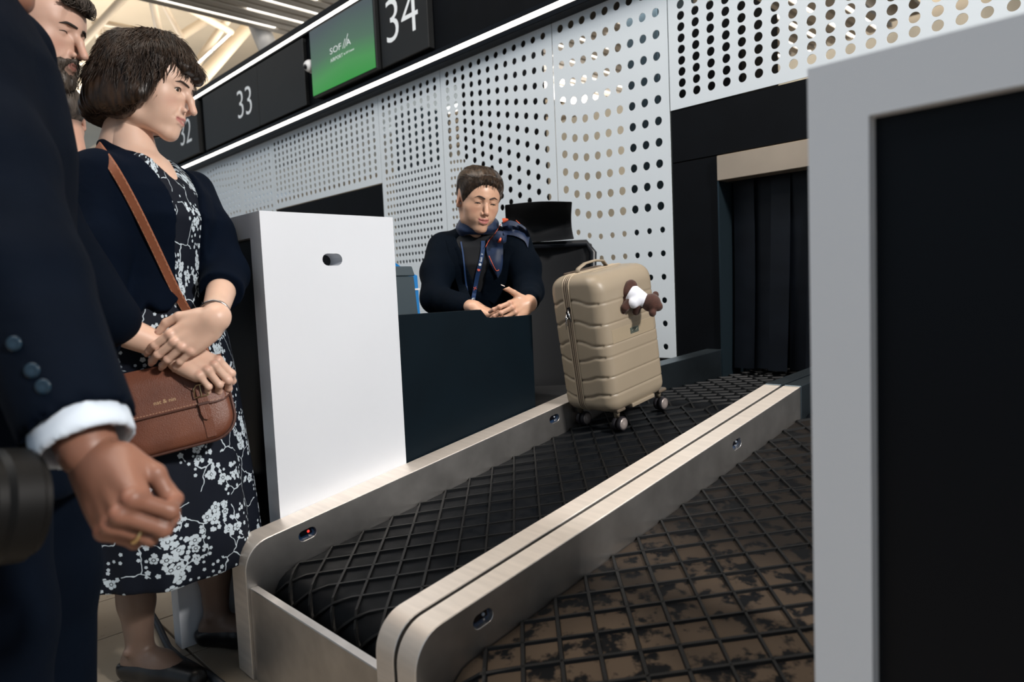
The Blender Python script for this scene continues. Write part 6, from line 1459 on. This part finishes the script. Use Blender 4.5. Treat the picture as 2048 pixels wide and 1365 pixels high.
# ================================================================== BEARDED MAN BEHIND HIM
bb = at(-60, 420, 1.48)
bo_, BRm, BIm = person((bb[0], bb[1], ZF), 38, 'smiling bearded man with curly fringe behind the foreground man')
SK_B = (0.62, 0.40, 0.31); M_skb = skin_mat('skin_warm', 0.45)
bl_ = lambda x, y, d: BIm[:3, :3] @ at(x, y, d)+BIm[:3, 3]
HV, HF = head_sdf(male=True, nose=1.22, nose_drop=0.005, bump_nose=0.004, open_eye=0.25, lips=0.8, smile=0.006, jaw=1.05, neck=((-0.030, 0, -0.07), (-0.05, 0, -0.20)), neck_r=0.058, full=1.05).mesh(1)
HC = head_color(HV, SK_B, (0.42, 0.17, 0.14), (0.60, 0.25, 0.19), 0.8, 0.006)
x, y, z = HV.T; stub = sm(-z, 0.050, 0.085)*sm(x, -0.01, 0.02); HC = blend(HC, 0.55*stub, (0.05, 0.035, 0.028))
az_ = math.radians(44); pi_ = math.radians(-12); BH = place(at(71, 60, 1.31), (math.sin(az_)*math.cos(pi_), math.cos(az_)*math.cos(pi_), math.sin(pi_)), (0, 0, 1)); BHL = BIm @ BH
sk3 = Soup(); sk3.add(HV, HF, HC, BHL)
ns = SDF((-0.2, -0.2, 1.15), (0.25, 0.2, 1.60), 0.006); ns.cone((0.0, 0, 1.27), xf(BHL, (-0.035, 0, -0.11)), 0.066, 0.058, 0.0); V, F = ns.mesh(1); sk3.add(V, F, SK_B)
hand_at(at(150, 560, 1.15), 0.75*CR-0.66*CU, 0.4*CR+0.5*CU+0.7*CF, 1, 1.0, [(0, 40, 50, 30)]*4, [(0.018, 0.028, -0.012), (0.052, 0.046, -0.030), (0.080, 0.036, -0.046), (0.100, 0.020, -0.052)], False, SK_B, sk3, BIm, h=0.0025, stub=0.06)
bw_ = bl_(150, 560, 1.15); core(sk3, [([(-0.01, 0, 1.26), (0, 0, 1.0), (0, 0, 0.72)], [0.055, 0.09, 0.10]), ([(0, -0.02, 1.16), (0, -0.19, 1.16), (0.0, -0.25, 0.88), bw_], [0.06, 0.05, 0.042, 0.03])]+[([(0, y_*0.8, 0.72), (-0.06, y_, 0.42), (-0.14, y_, 0.10)], [0.085, 0.06, 0.045]) for y_ in (-0.10, 0.10)], SK_B)
sk3.build('body', M_skb, bo_)
bt_ = bvh(HV, HF); eyes(bo_, BHL, (1, 0, -0.2)); lashes(bo_, BHL, 0.0008, tree=bt_); brows(bo_, BHL, mat('brow_dark', (0.02, 0.014, 0.011, 1), 0.7), 0.0180, 0.0036, arch=0.003, tree=bt_)
M_hbd = hair_mat('hair_grey_brown', (0.016, 0.012, 0.010, 1), (0.11, 0.088, 0.072, 1), 0.5)
bd = SDF((-0.05, -0.09, -0.16), (0.13, 0.09, 0.02), 0.0026)
for e in (-1, 1):
    bd.cone((0.000, e*0.057, -0.028), (0.012, e*0.052, -0.078), 0.012, 0.018, 0.01); bd.cone((0.012, e*0.050, -0.080), (0.066, e*0.016, -0.106), 0.0195, 0.0195, 0.02)
    bd.cone((0.0985, e*0.004, -0.0555), (0.084, e*0.027, -0.068), 0.0062, 0.0058, 0.006); bd.cone((0.084, e*0.028, -0.066), (0.072, e*0.028, -0.095), 0.0085, 0.012, 0.012)
bd.ell((0.079, 0, -0.106), (0.023, 0.026, 0.022), 0.02)
bd.add(lambda X, Y, Z: -0.0012*np.sin(420*Y+130*Z)*np.sin(300*Z+100*X)-0.001*np.sin(260*X+190*Y)); V, F = bd.mesh(0); beard = fastmesh('beard', V @ BHL[:3, :3].T+BHL[:3, 3], F, M_hbd, bo_)
hb2 = bvh(V, F); rg = np.random.default_rng(17)
def whisk(i):
    p = V[rg.integers(len(V))]; q = hb2.find_nearest(Vector(p)); n_ = np.array(q[1]); 
    if p[2] > -0.048 and p[0] > 0.06 and abs(p[1]) < 0.03 and p[2] > -0.053: return None
    d_ = n_*0.5+np.array((0.15, 0, -0.9))+rg.normal(0, 0.25, 3); d_ /= np.linalg.norm(d_); l = rg.uniform(0.006, 0.013)
    return [xf(BHL, p), xf(BHL, p+d_*l*0.5), xf(BHL, p+d_*l+np.array((0, 0, -0.002)))]
strands('whisker', 900, whisk, 0.0007, M_hbd, beard)
hs = SDF((-0.15, -0.12, -0.08), (0.14, 0.12, 0.17), 0.004); hs.ell((-0.020, 0, 0.045), (0.102, 0.084, 0.088), 0.0); hs.cone((0.04, -0.035, 0.112), (0.085, -0.03, 0.080), 0.026, 0.018, 0.02); hs.cone((0.04, 0.03, 0.112), (0.088, 0.02, 0.082), 0.026, 0.018, 0.02)
hs.ell((0.100, 0, -0.025), (0.070, 0.085, 0.092), 0.01, sub=True); hs.ell((0.02, 0, -0.115), (0.08, 0.11, 0.085), 0.02, sub=True); hs.add(lambda X, Y, Z: -0.003*np.sin(130*Y+60*Z)*np.sin(110*X+70*Z))
V, F = hs.mesh(1); bhair = fastmesh('hair', V @ BHL[:3, :3].T+BHL[:3, 3], F, M_hbd, bo_)
def curl(i):
    y = rg.uniform(-0.05, 0.045); c = np.array((0.082-4*y*y, y, 0.084)); r0 = rg.uniform(0.007, 0.014); ph = rg.uniform(0, 1.0); P = [c+np.array((-0.03, 0, 0.025))]
    for k_ in range(9): t = ph+k_*0.55; P.append(c+np.array((0.010+r0*math.sin(t)*1.1+0.002*k_, 0.003*k_*rg.uniform(-1, 1), r0*math.cos(t)-0.0028*k_)))
    return [xf(BHL, q) for q in P]
strands('hair_lock', 150, curl, 0.0012, M_hbd, bhair)
tj = SDF((-0.30, -0.36, 0.55), (0.36, 0.36, 1.42), 0.008); tj.stack([(0.60, -0.02, 0, 0.150, 0.190), (0.95, 0, 0, 0.140, 0.185), (1.10, 0.0, 0, 0.135, 0.200), (1.22, -0.01, 0, 0.110, 0.195), (1.30, -0.02, 0, 0.07, 0.10)], 0.0, cap=0.02)
bsh = np.array((0, -0.19, 1.16)); be_ = np.array((0.0, -0.25, 0.88)); bw_ = bl_(150, 560, 1.15); tj.chain([bsh, be_, bw_*0.85+be_*0.15], [0.07, 0.062, 0.05], 0.03); tj.chain([(0, 0.19, 1.16), (0, 0.25, 0.90), (0.14, 0.18, 0.86)], [0.07, 0.062, 0.05], 0.03)
V, F = tj.mesh(2); fastmesh('jacket', V, F, M_suit, bo_)
tr_ = SDF((-0.26, -0.30, 0.03), (0.30, 0.30, 0.80), 0.01)
for y_ in (-0.10, 0.10): tr_.chain([(0, y_*0.9, 0.72), (-0.06, y_, 0.42), (-0.14, y_, 0.08)], [0.115, 0.09, 0.08], 0.04)
V, F = tr_.mesh(2); fastmesh('trousers', V, F, M_suit, bo_)
for y_ in (-0.10, 0.10):
    s = SDF((-0.27, -0.2, -0.01), (0.16, 0.2, 0.14), 0.008); s.chain([(-0.19, y_, 0.04), (-0.08, y_, 0.045), (0.03, y_*1.1, 0.03)], [0.042, 0.044, 0.036], 0.02); s.plane((0, 0, 0.004), (0, 0, -1), 0.002); V, F = s.mesh(1); fastmesh('shoe', V, F, MATS['shoe_black'], bo_)
B().tube([bl_(161, 446, 1.12), bl_(168, 472, 1.12)], 0.006, 8).build('pen', mat('pen_blue', (0.05, 0.16, 0.26, 1), 0.3, 0.5), bo_, smooth=True)
# ================================================================== MAN FARTHER BACK, SEEN FROM BEHIND
fb_ = at(118, 420, 2.05)
fo, FR, FI = person((fb_[0], fb_[1], ZF), -95, 'short-haired man farther back, only his ear and neck showing')
HV, HF = head_sdf(h=0.0032, male=True, neck=((-0.030, 0, -0.07), (-0.055, 0, -0.20)), neck_r=0.062, full=1.05).mesh(1); SK_F = (0.62, 0.37, 0.28)
HC = head_color(HV, SK_F, (0.42, 0.2, 0.17)); x, y, z = HV.T; hm = sm(z-0.25*np.maximum(x, 0), -0.045, -0.005)*sm(0.055-x, 0, 0.02)*(1-np.exp(-(((x+0.008)/0.026)**2+((z+0.004)/0.038)**2))*(np.abs(y) > 0.066)); HC = blend(HC, 0.75*hm, (0.09, 0.075, 0.06))
FH = FI @ place(at(118, 236, 2.05), (math.sin(math.radians(-95)), math.cos(math.radians(-95)), 0.0), (0, 0, 1)); sk4 = Soup(); sk4.add(HV, HF, HC, FH)
ns = SDF((-0.25, -0.25, 1.05), (0.25, 0.25, 1.75), 0.008); ns.cone((-0.02, 0, 1.38), xf(FH, (-0.04, 0, -0.12)), 0.078, 0.062, 0.0); V, F = ns.mesh(1); sk4.add(V, F, SK_F); sk4.build('body', skin_mat('skin_pink', 0.5), fo)
hs = SDF((-0.14, -0.11, -0.08), (0.12, 0.11, 0.15), 0.004); hs.ell((-0.016, 0, 0.037), (0.0965, 0.0775, 0.083), 0.0); hs.ell((0.090, 0, -0.03), (0.075, 0.10, 0.085), 0.01, sub=True); hs.ell((0.01, 0, -0.115), (0.10, 0.11, 0.105), 0.02, sub=True)
V, F = hs.mesh(1); fastmesh('hair', V @ FH[:3, :3].T+FH[:3, 3], F, M_hbd, fo)
tj = SDF((-0.30, -0.36, 0.03), (0.30, 0.36, 1.46), 0.010); tj.stack([(0.05, 0, 0, 0.12, 0.18), (0.75, -0.01, 0, 0.150, 0.195), (1.10, 0, 0, 0.140, 0.195), (1.27, 0.0, 0, 0.135, 0.205), (1.36, -0.01, 0, 0.100, 0.190), (1.42, -0.02, 0, 0.06, 0.09)], 0.0, cap=0.02)
for e in (-1, 1): tj.chain([(0, e*0.19, 1.32), (-0.02, e*0.24, 1.05), (0.05, e*0.22, 0.82)], [0.068, 0.06, 0.05], 0.03)
V, F = tj.mesh(2); fastmesh('suit', V, F, M_suit, fo)
# ================================================================== BLACK CAMERA AT THE LEFT EDGE
cq = at(-26, 1015, 0.62); cme = empty('photo_camera', tuple(cq), 'out-of-focus black camera lens on a strap at the lower left edge', 'camera')
MB_ = mat('camera_black', (0.003, 0.003, 0.003, 1), 0.5, spec=0.2); axc = tn(CR*0.55+CF*0.8-CU*0.1)
B().lathe([(0.046, -0.066), (0.048, -0.04), (0.048, 0.0), (0.052, 0.005), (0.052, 0.026), (0.047, 0.029), (0.047, 0.034)], (0, 0, 0), axc, 28).build('lens_barrel', MB_, cme, smooth=True, angle=0.6)
B().lathe([(0.0485, -0.030), (0.0505, -0.027), (0.0505, -0.010), (0.0485, -0.008)], (0, 0, 0), axc, 28).build('focus_ring', mat('rubber_ring', (0.004, 0.004, 0.004, 1), 0.7, spec=0.15), cme)
sd_ = tn(np.cross(axc, CU)); B().obox(-axc*0.09, sd_*0.065, tn(np.cross(sd_, axc))*0.050, axc*0.028).build('camera_body', MB_, cme, bevel=0.008, segs=2, smooth=True)
shp = at(-150, 60, 0.80)-cq; c1_ = -axc*0.09+np.array((0, 0, 0.05))
ribbon(densify([c1_, c1_*0.6+shp*0.4-CR*0.03, shp], 14), 0.012, 0.002, nrm=-CF).build('neck_strap', MB_, cme, smooth=True)

# ================================================================== BRING THE SCENE TO METRES
bpy.context.view_layer.update()
_T = Matrix.Scale(1/US, 4) @ Matrix.Translation((0, 0, -ZF))
for o in list(COL.objects):
    if o.parent is not None: continue
    if o.type in ('CAMERA', 'LIGHT'): o.matrix_world.translation = _T @ o.matrix_world.translation
    else: o.matrix_world = _T @ o.matrix_world
    if o.type == 'LIGHT': o.data.size /= US; o.data.energy /= US*US
cam_d.dof.focus_distance /= US
